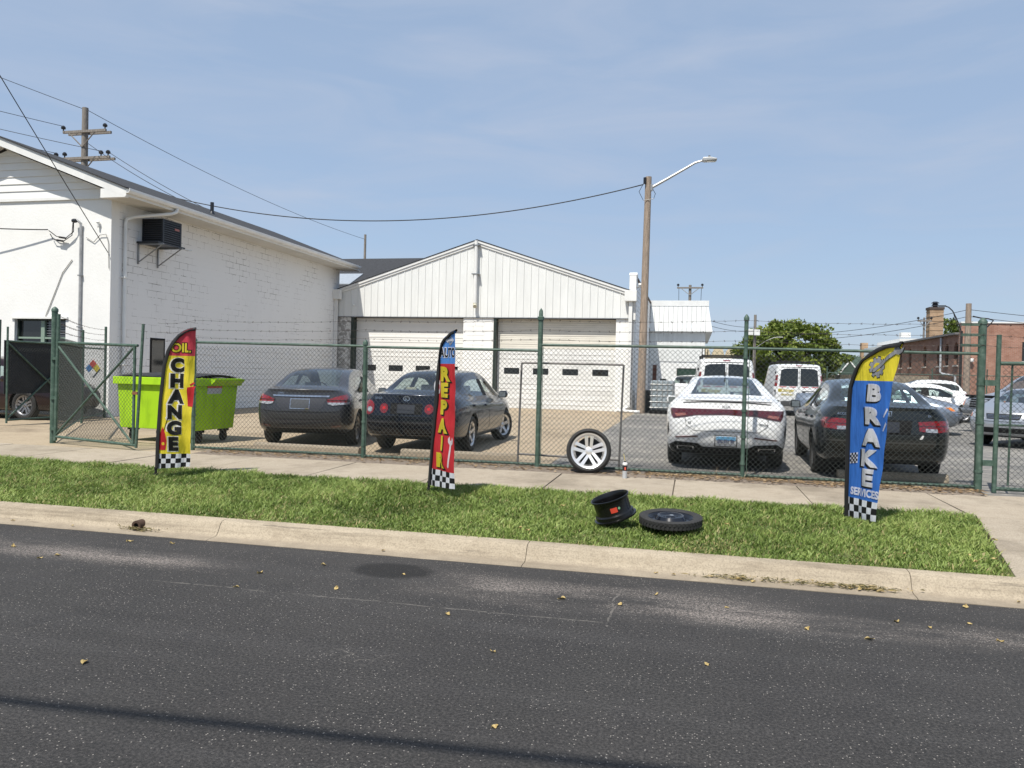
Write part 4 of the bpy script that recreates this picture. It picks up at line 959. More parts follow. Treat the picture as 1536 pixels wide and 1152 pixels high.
def plain_pole(label, loc, h, r=.14, arm=None, m=WOODG, lean=0.0):
    t = thing('utility_pole', label, 'utility pole', loc); obj('pole', MB().cyl((0, 0, 0), (lean, 0, h), r, r * .75, n=10), m, t, smooth=40)
    if arm:
        obj('crossarm', MB().box((lean, -.15, h - arm[1]), (arm[0], .1, .12)), m, t)
        for s in (-1, 1): obj('brace', MB().cyl((s * arm[0] * .33, -.18, h - arm[1] - .05), (0, -.15, h - arm[1] - .6), .03, n=5), STEEL, t); link('insulator', ins, None, t, (s * arm[0] * .46, -.15, h - arm[1] + .06))
    return t
p_ = plain_pole('utility pole with a single crossarm beyond the far white metal building', (-.4, 65, .1), 9.2, .15, (2.1, .25))
for s in (-1, 1): obj('hanging_lead', MB().cyl((s * .9, -.2, 8.9), (s * .88, -.2, 7.6), .02, n=5), INS, p_)
plain_pole('thin bare pole top showing above the garage roof line', (-27, 60, .1), 12.9, .13)
tp = plain_pole('grey pole with two transformer boxes in front of the round tree', (4.35, 59, .1), 6.3, .13)
for q, zz in ((-.35, 5.0), (.12, 4.98)): obj('transformer_box', MB().box((q, -.25, zz), (.42, .3, .42)), WTRIM, tp, bevel=.03)
obj('lamp_arm', MB().tube([(.1, -.1, 3.9), (.8, -.3, 4.4), (1.3, -.4, 4.62), (1.6, -.45, 4.66)], .024, 6), STEEL, tp, smooth=40)
obj('lamp_head', MB().box((1.75, -.46, 4.65), (.36, .16, .07)), STEEL, tp, bevel=.03)
wp = plain_pole('tan wooden pole standing against the corner of the red brick building', (15.62, 50, .1), 6.3, .2, None, WOOD)
obj('insulator_rack', MB().tube([(.2, -.1, 5.55), (.6, -.15, 5.45), (1.0, -.2, 5.4), (1.25, -.2, 5.3), (1.1, -.2, 5.1), (.9, -.2, 4.9)], .04, 5), INS, wp)
sl = thing('street_light', 'dark steel street light with a long curved arm beside the red brick building', 'street light', (16.3, 53.3, .1))
obj('column', MB().cyl((0, 0, 0), (0, 0, 4.9), .09, .07, n=10), mat('dark_steel', (.035, .033, .033), .5, .4), sl, smooth=40)
obj('arm', MB().tube([(0, 0, 4.8), (-.15, 0, 5.25), (-.33, 0, 5.7), (-.55, 0, 6.15), (-.78, 0, 6.38), (-1.0, 0, 6.46)], .035, 6), MATS['dark_steel'], sl, smooth=40)
obj('brace_arm', MB().tube([(-.1, 0, 4.8), (-.3, 0, 5.35), (-.48, 0, 5.95)], .022, 5), MATS['dark_steel'], sl)
obj('lamp_head', MB().box((-1.15, 0, 6.46), (.42, .18, .08)), MATS['dark_steel'], sl, bevel=.03)
plain_pole('slim pole with a short crossarm beside the tan chimney', (19.1, 72, .1), 7.2, .1, (1.1, .3))

# ------------------------------------------------------------------ wires
WM = mat('wire_black', (.018, .018, .02), .6)
def wire(label, a, b, sag, r=.014, n=28):
    a, b = Vector(a), Vector(b); pts = []
    for i in range(n + 1):
        t = i / n; p = a.lerp(b, t); p.z -= sag * 4 * t * (1 - t); pts.append(p)
    o = obj('overhead_wire', MB().tube(pts, r, 5), WM, None, smooth=True); o.data.transform(Matrix.Translation(-a)); o.location = a
    return tag(o, label, 'wire', 'overhead wires')
U = Vector((-29.3, 32, .19))
wire('thick black cable sagging across the sky from crossarm pole to light pole', (-28.2, 31.2, 10.75), (-2.1, 30.9, 9.25), 1.85, .022, 48)
wire('thin wire leaving the crossarm pole top towards the upper left edge', U + Vector((-.1, 0, 13.9)), (-42, 20.3, 18.7), .15, .014)
wire('thin wire from the crossarm pole top down to the bare pole', U + Vector((.1, 0, 13.85)), (-27, 60, 12.6), .5, .014)
wire('wire on the upper crossarm insulator running off to the left', U + Vector((-1.1, -.17, 13.05)), (-39.3, 18.8, 14.3), .15, .014)
wire('wire on the lower crossarm right insulator running off to the left', U + Vector((1.1, -.17, 11.75)), (-42.8, 23.1, 14.9), .25, .014)
wire('wire on the lower crossarm left insulator running off behind the gable', U + Vector((-1.5, -.17, 11.75)), (-37, 18.7, 12.4), .15, .014)
wire('service wire dropping from the pole to the block building roof, upper', U + Vector((.2, 0, 12.2)), (-17.5, 25.8, 7.2), .2, .014)
wire('service wire dropping from the pole to the block building roof, lower', U + Vector((1.5, -.17, 11.7)), (-17.2, 28.5, 7.0), .2, .014)
wire('taut drop wire slanting down to the corner of the block building', (-14.67, 9.56, 12.1), (-15.42, 17.72, 4.62), .08, .011)
wire('black service cable swinging in from the left to the weatherhead', (-23, 16.9, 5.65), (-17.28, 17.62, 5.26), .1, .016)
wire('upper wire between the transformer pole and the tan wooden pole', (4.35, 59, 4.9), (15.62, 50, 6.05), .45, .016)
wire('lower wire between the transformer pole and the tan wooden pole', (4.35, 59, 4.5), (15.62, 50, 5.65), .45, .016)
wire('upper wire running right from the tan wooden pole', (15.62, 50, 6.05), (34, 46, 4.4), .3, .016)
wire('lower wire running right from the tan wooden pole', (15.62, 50, 5.65), (34, 46, 3.9), .3, .016)
wire('upper wire running left from the transformer pole to the metal building', (4.35, 59, 5.5), (.7, 44, 4.9), .15, .014)
wire('lower wire running left from the transformer pole to the metal building', (4.35, 59, 5.2), (.7, 44, 4.6), .15, .014)
# heavy cable over the street: its shadow crosses the road
o = wire('heavy cable strung over the street above the camera', (-24, -2.3, 7.6), (20, .8, 7.4), .5, .035, 40)

# ------------------------------------------------------------------ trees
LEAF = tintmat('tree_leaf', [(0, (.045, .070, .013)), (.5, (.125, .175, .030)), (1, (.28, .32, .065))], .5, .3)
BARK = mat('bark', (.09, .07, .055), .95, var=.4, scale=6, stretch=(3, 3, .6), bump=.5)
def tree(label, loc, h, rx, ry, z0, nclump=60, per=150, leaf=.16, seed=1):
    r = np.random.default_rng(seed); t = thing('tree', label, 'tree', loc)
    mb = MB(); mb.tube([(0, 0, 0), (.05, 0, h * .25), (0, .05, h * .45), (.1, 0, h * .7)], [.28, .22, .16, .06], 8)
    for q in range(9):
        a = r.uniform(0, 6.28); z = h * r.uniform(.2, .5); l = r.uniform(.5, .85)
        mb.tube([(0, 0, z), (math.cos(a) * rx * l * .5, math.sin(a) * ry * l * .5, z + h * .14), (math.cos(a) * rx * l, math.sin(a) * ry * l, z + h * .26)], [.11, .07, .02], 5)
    obj('trunk', mb, BARK, t, smooth=40)
    V = []; T = []
    zc, rz = (z0 + h) / 2, (h - z0) / 2
    for c in range(nclump):
        d = r.normal(size=3); d /= np.linalg.norm(d); d *= r.uniform(.55, 1.0) ** .6
        bump_ = 1 + .12 * math.sin(d[0] * 5 + seed) * math.cos(d[2] * 6)
        C_ = np.array([d[0] * rx * .88 * bump_, d[1] * ry * .88 * bump_, zc + d[2] * rz * .88 * bump_]); cr = r.uniform(.45, .95) * min(rx, rz) * .30
        tone = r.uniform(-.2, .2)
        p = r.normal(size=(per, 3)); p /= np.linalg.norm(p, axis=1)[:, None]; p *= (r.uniform(.2, 1, per) ** .5)[:, None] * cr * np.array([1.25, 1.25, .8]); p += C_
        u = r.normal(size=(per, 3)); u /= np.linalg.norm(u, axis=1)[:, None]; w = np.cross(u, r.normal(size=(per, 3))); w /= np.linalg.norm(w, axis=1)[:, None]
        s = leaf * r.uniform(.6, 1.3, per)[:, None]
        V.append(np.stack([p - u * s, p - w * s * .5, p + u * s, p + w * s * .5], 1)); T.append(np.clip(.5 + tone + r.normal(0, .18, per), 0, 1))
    V = np.concatenate(V).reshape(-1, 3); T = np.repeat(np.concatenate(T), 4); n = len(V) // 4
    tag(link('crown', fast_mesh('crown', V, np.arange(n * 4).reshape(-1, 4), LEAF, T, 4), LEAF, t))
    return t
tree('big round green tree behind the white vans', (7.3, 66, .1), 6.75, 4.7, 4.2, .3, 150, 150, .17, 3)
tree('tree crown peeking over the gable at the upper left', (-36.4, 36, .1), 13.1, 1.6, 2.0, 8.0, 34, 90, .2, 5)
tree('tree showing between the tan chimney and brick corner', (26.6, 88, .1), 8.3, 3.0, 3.0, 3, 40, 100, .22, 8)
tree('low far tree left of the round tree', (-3.5, 140, .1), 6.0, 6, 4, .5, 40, 80, .35, 9)
tree('low far tree right of the round tree beside the green roof house', (11.6, 118, .1), 4.6, 4, 4, .3, 40, 80, .3, 10)
tree('far tree behind the green roof house', (23, 130, .1), 5.5, 5, 4, .3, 40, 80, .35, 12)
# ------------------------------------------------------------------ wheels
RUB = mat('tyre_rubber', (.028, .0275, .027), .8, var=.35, scale=8, bump=.25, bscale=70)
ALLOY = mat('alloy', (.62, .62, .62), .28, .85, var=.12)
ALLOYD = mat('alloy_dull', (.30, .30, .31), .4, .8, var=.2)
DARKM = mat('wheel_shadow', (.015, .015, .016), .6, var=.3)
def tyre_mb(R, w, rr, n=36, M=None, c=(0, 0, 0)):
    h = w / 2
    return MB().lathe([(rr - .01, -h * .62), (rr + .012, -h * .82), (rr + (R - rr) * .5, -h), (R - .02, -h * .9), (R, -h * .72), (R, -h * .3), (R - .008, -h * .27), (R - .008, -h * .2), (R, -h * .17), (R, h * .17), (R - .008, h * .2), (R - .008, h * .27), (R, h * .3),
                       (R, h * .72), (R - .02, h * .9), (rr + (R - rr) * .5, h), (rr + .012, h * .82), (rr - .01, h * .62)], c, 'X', n, M)
def rim_mb(rr, w, side, spokes=5, split=True, dish=.03, n=36):
    """outer face on +X*side"""
    h = w / 2 * side; mb = MB()
    mb.lathe([(rr - .012, -h * .7), (rr - .03, -h * .2), (rr - .028, h * .55), (rr - .012, h * .74), (rr + .006, h * .8), (rr + .006, h * .70), (rr - .004, h * .6)], (0, 0, 0), 'X', n)
    x1 = h * .66; x0 = x1 - side * .035
    for k in range(spokes):
        a = 2 * math.pi * k / spokes + math.pi / 2
        for s in ((-1, 1) if split else (0,)):
            wi, wo = (.021, .026) if split else (.036, .030)
            oi, oo = (s * .030, s * .044) if split else (0, 0)
            ri, ro = .045, rr - .008
            ca, sa = math.cos(a), math.sin(a)
            q = lambda r_, o_: (r_ * ca - o_ * sa, r_ * sa + o_ * ca)
            poly = [q(ri, oi - wi), q(ro, oo - wo), q(ro, oo + wo), q(ri, oi + wi)]
            vs = [(x0 - side * dish, *poly[0]), (x0, *poly[1]), (x0, *poly[2]), (x0 - side * dish, *poly[3]), (x1 - side * dish, *poly[0]), (x1, *poly[1]), (x1, *poly[2]), (x1 - side * dish, *poly[3])]
            mb.add(vs, [(3, 2, 1, 0), (4, 5, 6, 7), (0, 1, 5, 4), (1, 2, 6, 5), (2, 3, 7, 6), (3, 0, 4, 7)])
    hx = x1 - side * dish
    mb.lathe([(0, hx + side * .012), (.03, hx + side * .012), (.055, hx), (.07, hx - side * .03)], (0, 0, 0), 'X', 20)
    return mb
_wm = {}
def wheel(parent, x, y, z, R=.32, w=.21, rr=.215, side=1, spokes=5, split=True, m=None, steer=0.0):
    key = (R, w, rr, side, spokes, split)
    if key not in _wm:
        t = tyre_mb(R, w, rr).mesh('tyre', 40); t.materials.append(RUB)
        r = rim_mb(rr, w, side, spokes, split).mesh('rim', 35)
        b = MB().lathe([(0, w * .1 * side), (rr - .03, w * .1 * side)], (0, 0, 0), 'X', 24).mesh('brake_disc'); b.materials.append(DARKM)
        _wm[key] = (t, r, b)
    t, r, b = _wm[key]
    o = link('wheel', t, None, parent, (x, y, z), (0, 0, steer))
    m = m or ALLOYD
    rk = (key, m.name)
    if rk not in _wm: q = r.copy(); q.materials.append(m); _wm[rk] = q
    link('rim', _wm[rk], None, o); link('brake_disc', b, None, o)
    return o

# ------------------------------------------------------------------ feather flags
BLACKF = mat('black_fabric', (.010, .010, .011), .8, var=.3)
def fabric(name, c):
    if name in MATS: return MATS[name]
    k = NT(name); n = k.noise(3, 4, .6, k.map((8, 8, .8))); col = k.mix(k.ramp(n, [(.35, 0), (.7, 1)]), tuple(q * .84 for q in c), c); k.base(col, .55, .35); k.bump(k.noise(2.2, 4, .6, k.map((9, 9, 1.3), rot=(0, .35, 0))), .55, .05)
    tl = k.n.new('ShaderNodeBsdfTranslucent'); k.l.new(col, tl.inputs[0]); ms = k.n.new('ShaderNodeMixShader'); ms.inputs[0].default_value = .42
    k.l.new(k.b.outputs[0], ms.inputs[1]); k.l.new(tl.outputs[0], ms.inputs[2]); k.l.new(ms.outputs[0], k.n['Material Output'].inputs[0]); return k.m
FY_, FR_, FB_, FW_, FK_ = fabric('flag_yellow', (.90, .74, .05)), fabric('flag_red', (.62, .035, .045)), fabric('flag_blue', (.05, .19, .62)), fabric('flag_white', (.82, .82, .86)), fabric('flag_black', (.018, .018, .018))
FBS = fabric('flag_sky_blue', (.10, .28, .68)); FG_ = fabric('flag_grey', (.42, .43, .46)); FRP = fabric('flag_rose', (.66, .07, .10))
class Flag:
    def __init__(s, label, base, h, dot, Lz, Rz, seed):
        s.t = thing('feather_flag', label, 'flag', base, math.atan2(h[1], h[0]), 'feather flags along the verge'); s.Lz, s.Rz, s.dot, s.seed = Lz, Rz, dot, seed
        s.z1 = Lz[-1][0]; s.amp = 1.35 if dot > .8 else .6
    def L(s, z): return float(np.interp(z, [a for a, b in s.Lz], [b for a, b in s.Lz])) / s.dot
    def R(s, z): return float(np.interp(z, [a for a, b in s.Rz], [b for a, b in s.Rz])) / s.dot
    def y(s, u, z):
        e = min(1, max(0, u) / .25)
        return s.amp * e * (.016 * math.sin(u * 19 + z * 1.7 + s.seed) + .010 * math.sin(u * 37 - z * 3 + s.seed * 2) + .012 * math.sin(z * 5 + s.seed) + .006 * math.sin(z * 17 + u * 8)) - .01 * e
    def pt(s, u, z, o=0.0): return (u, s.y(u, z) - o, z)
    def panel(s, name, z0, z1, m, par=None, ins=True):
        mb = MB(); nz = max(4, int((z1 - z0) / .03)); nu = 16; P = []
        for i in range(nz + 1):
            z = lerp(z0, z1, i / nz); l, r = s.L(z), s.R(z); l = min(l + .0, r - .002)
            P += [s.pt(lerp(l, r, j / nu), z) for j in range(nu + 1)]
        mb.add(P, [(i * (nu + 1) + j, i * (nu + 1) + j + 1, (i + 1) * (nu + 1) + j + 1, (i + 1) * (nu + 1) + j) for i in range(nz) for j in range(nu)])
        o = obj(name, mb, m, s.t, smooth=True); return o
    def flat(s, name, v, f, cu, cz, m, off=.003, rot=0.0, shear=0.0, par=None):
        v, f = finer(v, f, .04); c, q = math.cos(rot), math.sin(rot); mb = MB()
        P = []
        for a, b in v:
            a, b = a * c - b * q + shear * b, a * q + b * c
            P.append(s.pt(cu + a, cz + b, off))
        mb.add(P, f); me = mb.mesh(name, False, fix=False); return link(name, me, m, par or s.t)
    def text(s, t, cu, cz, size, m, bold=.012, xs=1.0, out=None, outm=None, sh=(0, 0), **k):
        v, f = textmesh(t, size, bold * size * 2.2, 1.0, xs)
        if outm is not None:
            v2, f2 = textmesh(t, size, (bold * size * 2.2 + out), 1.0, xs); s.flat('letter_outline', v2, f2, cu + sh[0], cz + sh[1], outm, .0035, **k)
        return s.flat('lettering', v, f, cu, cz, m, .007, **k)
    def finish(s, split, top, main, chk):
        z0, zc, z1 = chk
        sl = MB(); pts = []
        for i in range(80): z = lerp(z0 - .02, s.z1, 1 - (1 - i / 79) ** 1.6); pts.append(Vector((s.L(z), 0, z)))
        s.panel('main_panel', zc, split, main); s.panel('top_panel', split, s.z1 - .012, top)
        # sleeve follows the bent pole
        band = MB(); P = []; w = .032
        for i, p in enumerate(pts):
            t = (pts[min(i + 1, 79)] - pts[max(i - 1, 0)]).normalized(); nrm = Vector((t.z, 0, -t.x)); nrm.x /= s.dot
            for q, yy in ((-.012, -.0), (0, -.016), (w * .5, -.024), (w, -.022), (w, .012), (0, .014)):
                c = p + nrm * q; c.x = min(c.x, s.R(c.z) + .0); P.append((c.x, s.y(c.x, c.z) * (1 if q > .01 else 0) + yy, c.z))
        band.add(P, [(i * 6 + k, i * 6 + (k + 1) % 6, (i + 1) * 6 + (k + 1) % 6, (i + 1) * 6 + k) for i in range(79) for k in range(6)]); obj('sleeve', band, BLACKF, s.t, smooth=40)
        obj('pole', MB().tube([(0, 0, -.12), (0, 0, .0), (0, 0, .2)] + [tuple(p + Vector((.012, 0, 0))) for p in pts[4::6]], .010, 8), BLACKF, s.t, smooth=40)
        obj('ground_spike', MB().lathe([(0, -.16), (.014, -.1), (.016, .12), (.022, .125), (.022, .145), (.012, .15)], (0, 0, 0), 'Z', 8), BLACKF, s.t)
        obj('spike_foot', MB().bx(-.035, .035, -.006, .006, .05, .065), BLACKF, s.t)
        # chequered hem
        for col, m in ((0, FW_), (1, FK_)):
            mb = MB(); nr, nc = 3, 7
            for r in range(nr):
                for c in range(nc):
                    if (r + c) % 2 != col: continue
                    sub = 3; g = []
                    for a in range(sub + 1):
                        for b in range(sub + 1):
                            v = lerp(zc, z0, (r + a / sub) / nr); vv = v - .03 * (1 - (c + b / sub) / nc) * (r + a / sub) / nr; u = lerp(s.L(v), s.R(v), (c + b / sub) / nc); g.append(s.pt(u, vv, 0))
                    mb.add(g, [(a * (sub + 1) + b, a * (sub + 1) + b + 1, (a + 1) * (sub + 1) + b + 1, (a + 1) * (sub + 1) + b) for a in range(sub) for b in range(sub)])
            obj('chequered_hem', mb, m, s.t, smooth=True)
def gear_poly(r, n=9, t=.22):
    p = []
    for k in range(n):
        a = 2 * math.pi * k / n
        for da, rr in ((-.22, 1 - t), (-.16, 1), (.16, 1), (.22, 1 - t)): p.append((r * rr * math.cos(a + da * 6.283 / n * 1.6), r * rr * math.sin(a + da * 6.283 / n * 1.6)))
    return p
def disc_poly(r, n=20): return [(r * math.cos(6.2832 * k / n), r * math.sin(6.2832 * k / n)) for k in range(n)]
wrench = [(-.15, -.018), (.10, -.018), (.125, -.05), (.17, -.055), (.20, -.03), (.155, -.015), (.155, .015), (.20, .03), (.17, .055), (.125, .05), (.10, .018), (-.15, .018), (-.165, 0)]

f1 = Flag('yellow and red feather flag lettered OIL CHANGE in front of the dumpster', (-6.69, 8.58, .165), (.93, .37), .96,
          [(0, 0), (.48, .005), (1.0, .028), (1.47, .067), (1.65, .11), (1.76, .164), (1.85, .235), (1.905, .307), (1.935, .375), (1.95, .444)], [(.1, .40), (1.95, .444)], 1.0)
f1.finish(1.585, FRP, FY_, (.155, .32, 1.95))
f1.text('OIL', .285, 1.69, .16, FY_, .014, 1.0, .010, FK_)
for ch_, z, u in (('C', 1.465, .24), ('H', 1.265, .24), ('A', 1.06, .235), ('N', .86, .225), ('G', .655, .22), ('E', .45, .215)): f1.text(ch_, u, z, .225, FK_, .030, 1.0, .011, FW_, sh=(-.008, -.003))
v, f = polymesh([(-.035, -.14), (.03, -.15), (.045, .08), (.06, .12), (-.045, .10), (-.05, .06)]); f1.flat('oil_bottle', v, f, .415, 1.08, FR_, .004)
v, f = polymesh([(-.03, -.012), (.03, -.012), (.03, .012), (-.03, .012)]); f1.flat('bottle_handle', v, f, .43, 1.225, FR_, .004, .6)
v, f = polymesh([(-.045, -.1), (.035, -.1), (.05, .02), (.03, .12), (0, .2), (-.04, .1), (-.05, 0)]); f1.flat('oil_can', v, f, .08, .47, FR_, .004)
v, f = polymesh([(-.004, -.1), (.004, -.1), (.012, .1), (.0, .1)]); f1.flat('can_spout', v, f, .115, .70, FK_, .004, -.25)
v, f = polymesh([(-.04, -.012), (.04, -.004), (.04, .012), (-.04, .012)]); f1.flat('can_nozzle', v, f, .145, .80, FW_, .005, .6)
v, f = polymesh(disc_poly(.02)); f1.flat('can_label', v, f, .085, .45, FY_, .005)

f2 = Flag('red and blue feather flag lettered AUTO REPAIR before the dark sedan', (-3.05, 8.76, .165), (.74, -.673), .477,
          [(0, 0), (.185, .003), (.79, .037), (1.355, .065), (1.55, .08), (1.68, .097), (1.79, .125), (1.855, .156), (1.91, .205), (1.94, .274)], [(.1, .287), (1.94, .274)], 2.3)
f2.finish(1.555, FBS, FR_, (.13, .31, 1.94))
f2.text('AUTO', .425, 1.685, .145, FK_, .012, .72, .010, FW_)
v, f = polymesh(gear_poly(.062, 9)); f2.flat('gear_mark', v, f, .46, 1.825, FG_, .004); v, f = polymesh(disc_poly(.028)); f2.flat('gear_hole', v, f, .46, 1.825, FBS, .006)
v, f = polymesh([(-.1, 0), (-.06, .03), (-.06, .012), (.06, .012), (.06, .03), (.1, 0), (.06, -.03), (.06, -.012), (-.06, -.012), (-.06, -.03)]); f2.flat('arrow_mark', v, f, .46, 1.825, FW_, .007)
for ch_, z, u in (('R', 1.435, .37), ('E', 1.25, .36), ('P', 1.05, .345), ('A', .835, .33), ('I', .63, .32), ('R', .43, .31)): f2.text(ch_, u, z, .215, FY_, .028, 1.35, .004, FK_, sh=(.022, -.012))
v, f = polymesh(disc_poly(.085)); f2.flat('brake_disc_mark', v, f, .17, 1.285, FW_, .004); v, f = polymesh(disc_poly(.045)); f2.flat('brake_disc_hub', v, f, .17, 1.285, FR_, .006); v, f = polymesh(disc_poly(.02)); f2.flat('brake_disc_bolt', v, f, .17, 1.285, FG_, .008)
v, f = polymesh(wrench); f2.flat('wrench_mark', v, f, .50, .52, FW_, .004, math.pi / 2 - .1)

f3 = Flag('blue and yellow feather flag lettered BRAKE SERVICES before the dark grey sedan', (1.62, 8.75, .165), (.5, -.866), .646,
          [(0, 0), (.26, -.008), (.97, -.012), (1.25, -.008), (1.4, 0), (1.52, .028), (1.61, .06), (1.69, .115), (1.75, .177), (1.80, .25), (1.83, .33), (1.85, .46)], [(0, .29), (.25, .295), (.79, .335), (1.48, .40), (1.85, .46)], 4.1)
f3.finish(1.475, FY_, FB_, (.06, .25, 1.85))
for ch_, z, u in (('B', 1.355, .375), ('R', 1.12, .365), ('A', .90, .345), ('K', .685, .325), ('E', .485, .315)): f3.text(ch_, u, z, .225, FW_, .028, 1.3, .004, FK_, sh=(-.018, -.014))
f3.text('SERVICES', .275, .325, .105, FW_, .020, .92)
v, f = polymesh(gear_poly(.115, 9)); f3.flat('gear_outline', v, f, .40, 1.615, FK_, .003); v, f = polymesh(gear_poly(.106, 9)); f3.flat('gear_mark', v, f, .40, 1.615, FG_, .005); v, f = polymesh(disc_poly(.045)); f3.flat('gear_hole', v, f, .40, 1.615, FY_, .007)
v, f = polymesh([(a * 1.35, b * 1.15) for a, b in wrench]); f3.flat('wrench_outline', v, f, .52, 1.685, FK_, .008, .6); v, f = polymesh([(a * 1.28, b * .95) for a, b in wrench]); f3.flat('wrench_mark', v, f, .52, 1.685, FG_, .010, .6)
mbk = MB()
for r in range(5):
    for c in range(5):
        if (r + c) % 2: mbk.add([f3.pt(.04 + (c + a) * .022 + .004, .60 + (r + b) * .022 + (c + a) * .004, .006) for a, b in ((0, 0), (1, 0), (1, 1), (0, 1))], [(0, 1, 2, 3)])
obj('race_flag_checks', mbk, FK_, f3.t)
v, f = polymesh([(0, 0), (.11, .02), (.11, .13), (0, .11)]); f3.flat('race_flag', v, f, .044, .60, FW_, .003)
for z in (1.16, 1.02): v, f = polymesh([(-.03, -.04), (-.02, -.05), (.03, .03), (.02, .05)]); f3.flat('tool_mark', v, f, f3.R(z) - .03, z, FW_, .004)

# ------------------------------------------------------------------ loose wheels, rim, bottle
t = thing('alloy_wheel', 'bright polished alloy wheel with tyre leaning on the fence beside the bottle', 'wheel', (-1.44, 11.12, .2), math.radians(-90 + 6))
M_ = Matrix.Rotation(math.radians(-9), 3, 'Y')
tm = tyre_mb(.325, .22, .252, 48, M_, M_ @ Vector((0, 0, .325)) + Vector((-.045, 0, 0)))
obj('tyre', tm, RUB, t, smooth=40)
POL = mat('polished_alloy', (.82, .81, .80), .28, .6, var=.06)
rm = rim_mb(.252, .22, 1, 5, True, .05, 48); rm.v = [tuple(M_ @ Vector(p) + M_ @ Vector((0, 0, .325)) + Vector((-.045, 0, 0))) for p in rm.v]; obj('rim', rm, POL, t, smooth=35)
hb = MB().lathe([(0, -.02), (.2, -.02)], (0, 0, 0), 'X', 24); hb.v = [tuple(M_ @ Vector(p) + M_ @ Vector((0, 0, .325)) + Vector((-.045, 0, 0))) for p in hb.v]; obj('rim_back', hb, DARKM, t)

t = thing('spray_bottle', 'white spray can with black label and yellow straw beside the wheel', 'bottle', (-.89, 10.84, .2))
obj('can_body', MB().lathe([(0, 0), (.031, 0), (.033, .004), (.033, .105), (.0335, .106)], (0, 0, 0), 'Z', 20), mat('can_grey', (.62, .65, .68), .4), t, smooth=40)
obj('label_band', MB().lathe([(.0335, .106), (.0335, .185)], (0, 0, 0), 'Z', 20), mat('can_black', (.012, .012, .014), .4), t, smooth=40)
obj('label_mark', MB().bx(-.004, .018, -.0345, -.031, .12, .16), mat('label_red', (.6, .1, .06), .5), t)
obj('cap', MB().lathe([(.0335, .185), (.034, .19), (.034, .212), (.022, .22), (.012, .222), (0, .222)], (0, 0, 0), 'Z', 20), WHITE, t, smooth=40)
obj('nozzle', MB().cyl((0, 0, .222), (0, 0, .245), .01, n=10), MATS['can_black'], t)
obj('straw', MB().cyl((0, 0, .24), (-.022, 0, .34), .0032, n=6), mat('straw_yellow', (.7, .55, .1), .5), t)

SATB = mat('black_steel', (.010, .010, .011), .24, .3, var=.4, scale=9, spec=.6)
t = thing('steel_rim', 'black steel wheel rim with a red sticker tipped on the grass against the spare tyre', 'wheel rim', (-.70, 7.52, .2), 0)
M_ = Matrix.Rotation(math.radians(-18), 3, 'Y') @ Matrix.Rotation(math.radians(8), 3, 'X')
T_ = lambda mb: (setattr(mb, 'v', [tuple(M_ @ Vector(p) + Vector((0, 0, .075))) for p in [tuple(.88 * c for c in w_) for w_ in mb.v]]), mb)[1]
obj('barrel', T_(MB().lathe([(.205, -.03), (.236, -.026), (.238, -.010), (.216, -.004), (.214, .030), (.196, .044), (.194, .06), (.196, .16), (.198, .185), (.214, .196), (.216, .212), (.206, .214), (.19, .19), (.186, .15), (.186, .05), (.19, .02), (.205, -.03)], (0, 0, 0), 'Z', 48)), SATB, t, smooth=40)
dk = MB().lathe([(0, .10), (.05, .10), (.07, .115), (.12, .115), (.172, .07)], (0, 0, 0), 'Z', 32); obj('disc', T_(dk), SATB, t, smooth=40)
mb = MB()
for k in range(8): a = k * math.pi / 4; mb.lathe([(0, .118), (.016, .118)], (.10 * math.cos(a), .10 * math.sin(a), 0), 'Z', 10)
obj('vent_holes', T_(mb), BLK, t)
st = MB(); P = []
for i in range(5):
    a = math.radians(-92 + i * 5.5)
    for zz in (.075, .13): P.append((.1965 * math.cos(a), .1965 * math.sin(a), zz))
st.add(P, [(2 * i, 2 * i + 2, 2 * i + 3, 2 * i + 1) for i in range(4)]); obj('red_sticker', T_(st), mat('sticker_red', (.62, .06, .03), .5), t)
st = MB(); c0 = math.radians(-63); P = [(.1965 * math.cos(c0 + .07 * math.cos(q) ), .1965 * math.sin(c0 + .07 * math.cos(q)), .11 + .015 * math.sin(q)) for q in [6.283 * k / 12 for k in range(12)]]
st.add(P, [tuple(range(12))]); obj('green_sticker', T_(st), mat('sticker_green', (.18, .38, .2), .5), t)

t = thing('spare_tyre', 'black spare wheel with tyre lying flat on the grass', 'tyre', (-.17, 7.52, .19), 0)
M_ = Matrix.Rotation(math.radians(-90), 3, 'Y'); tl = Matrix.Rotation(math.radians(4), 3, 'X')
tm = tyre_mb(.295, .088, .225, 60, tl @ M_, (0, 0, .075)); obj('tyre', tm, RUB, t, smooth=40)
# tread blocks: pieces standing proud round the tread
mb = MB()
for k in range(46):
    a = 2 * math.pi * k / 46
    for zz, o in ((-.018, 0), (.017, .5)):
        c = tl @ Vector((.295 * math.cos(a + o * .136), .295 * math.sin(a + o * .136), zz)) + Vector((0, 0, .075)); mb.box(c, (.008, .026, .030), M=tl @ Matrix.Rotation(a + o * .136, 3, 'Z') @ Matrix.Rotation(.35 if o else -.35, 3, 'X'))
tag(obj('tread_blocks', mb, RUB, t), kind='stuff')
dp = MB().lathe([(0, .085), (.028, .085), (.04, .082), (.05, .070), (.085, .070), (.11, .088), (.125, .086), (.150, .050), (.195, .04), (.212, .062), (.224, .072), (.232, .066)], (0, 0, .03), 'Z', 40); dp.v = [tuple(tl @ Vector(p)) for p in dp.v]
obj('rim', dp, mat('gloss_black', (.012, .014, .020), .18, .2, var=.3, spec=.7), t, smooth=40)
mb = MB()
for k in range(4): a = k * math.pi / 2 + .4; mb.cyl((.066 * math.cos(a), .066 * math.sin(a), .09), (.066 * math.cos(a), .066 * math.sin(a), .104), .008, n=6)
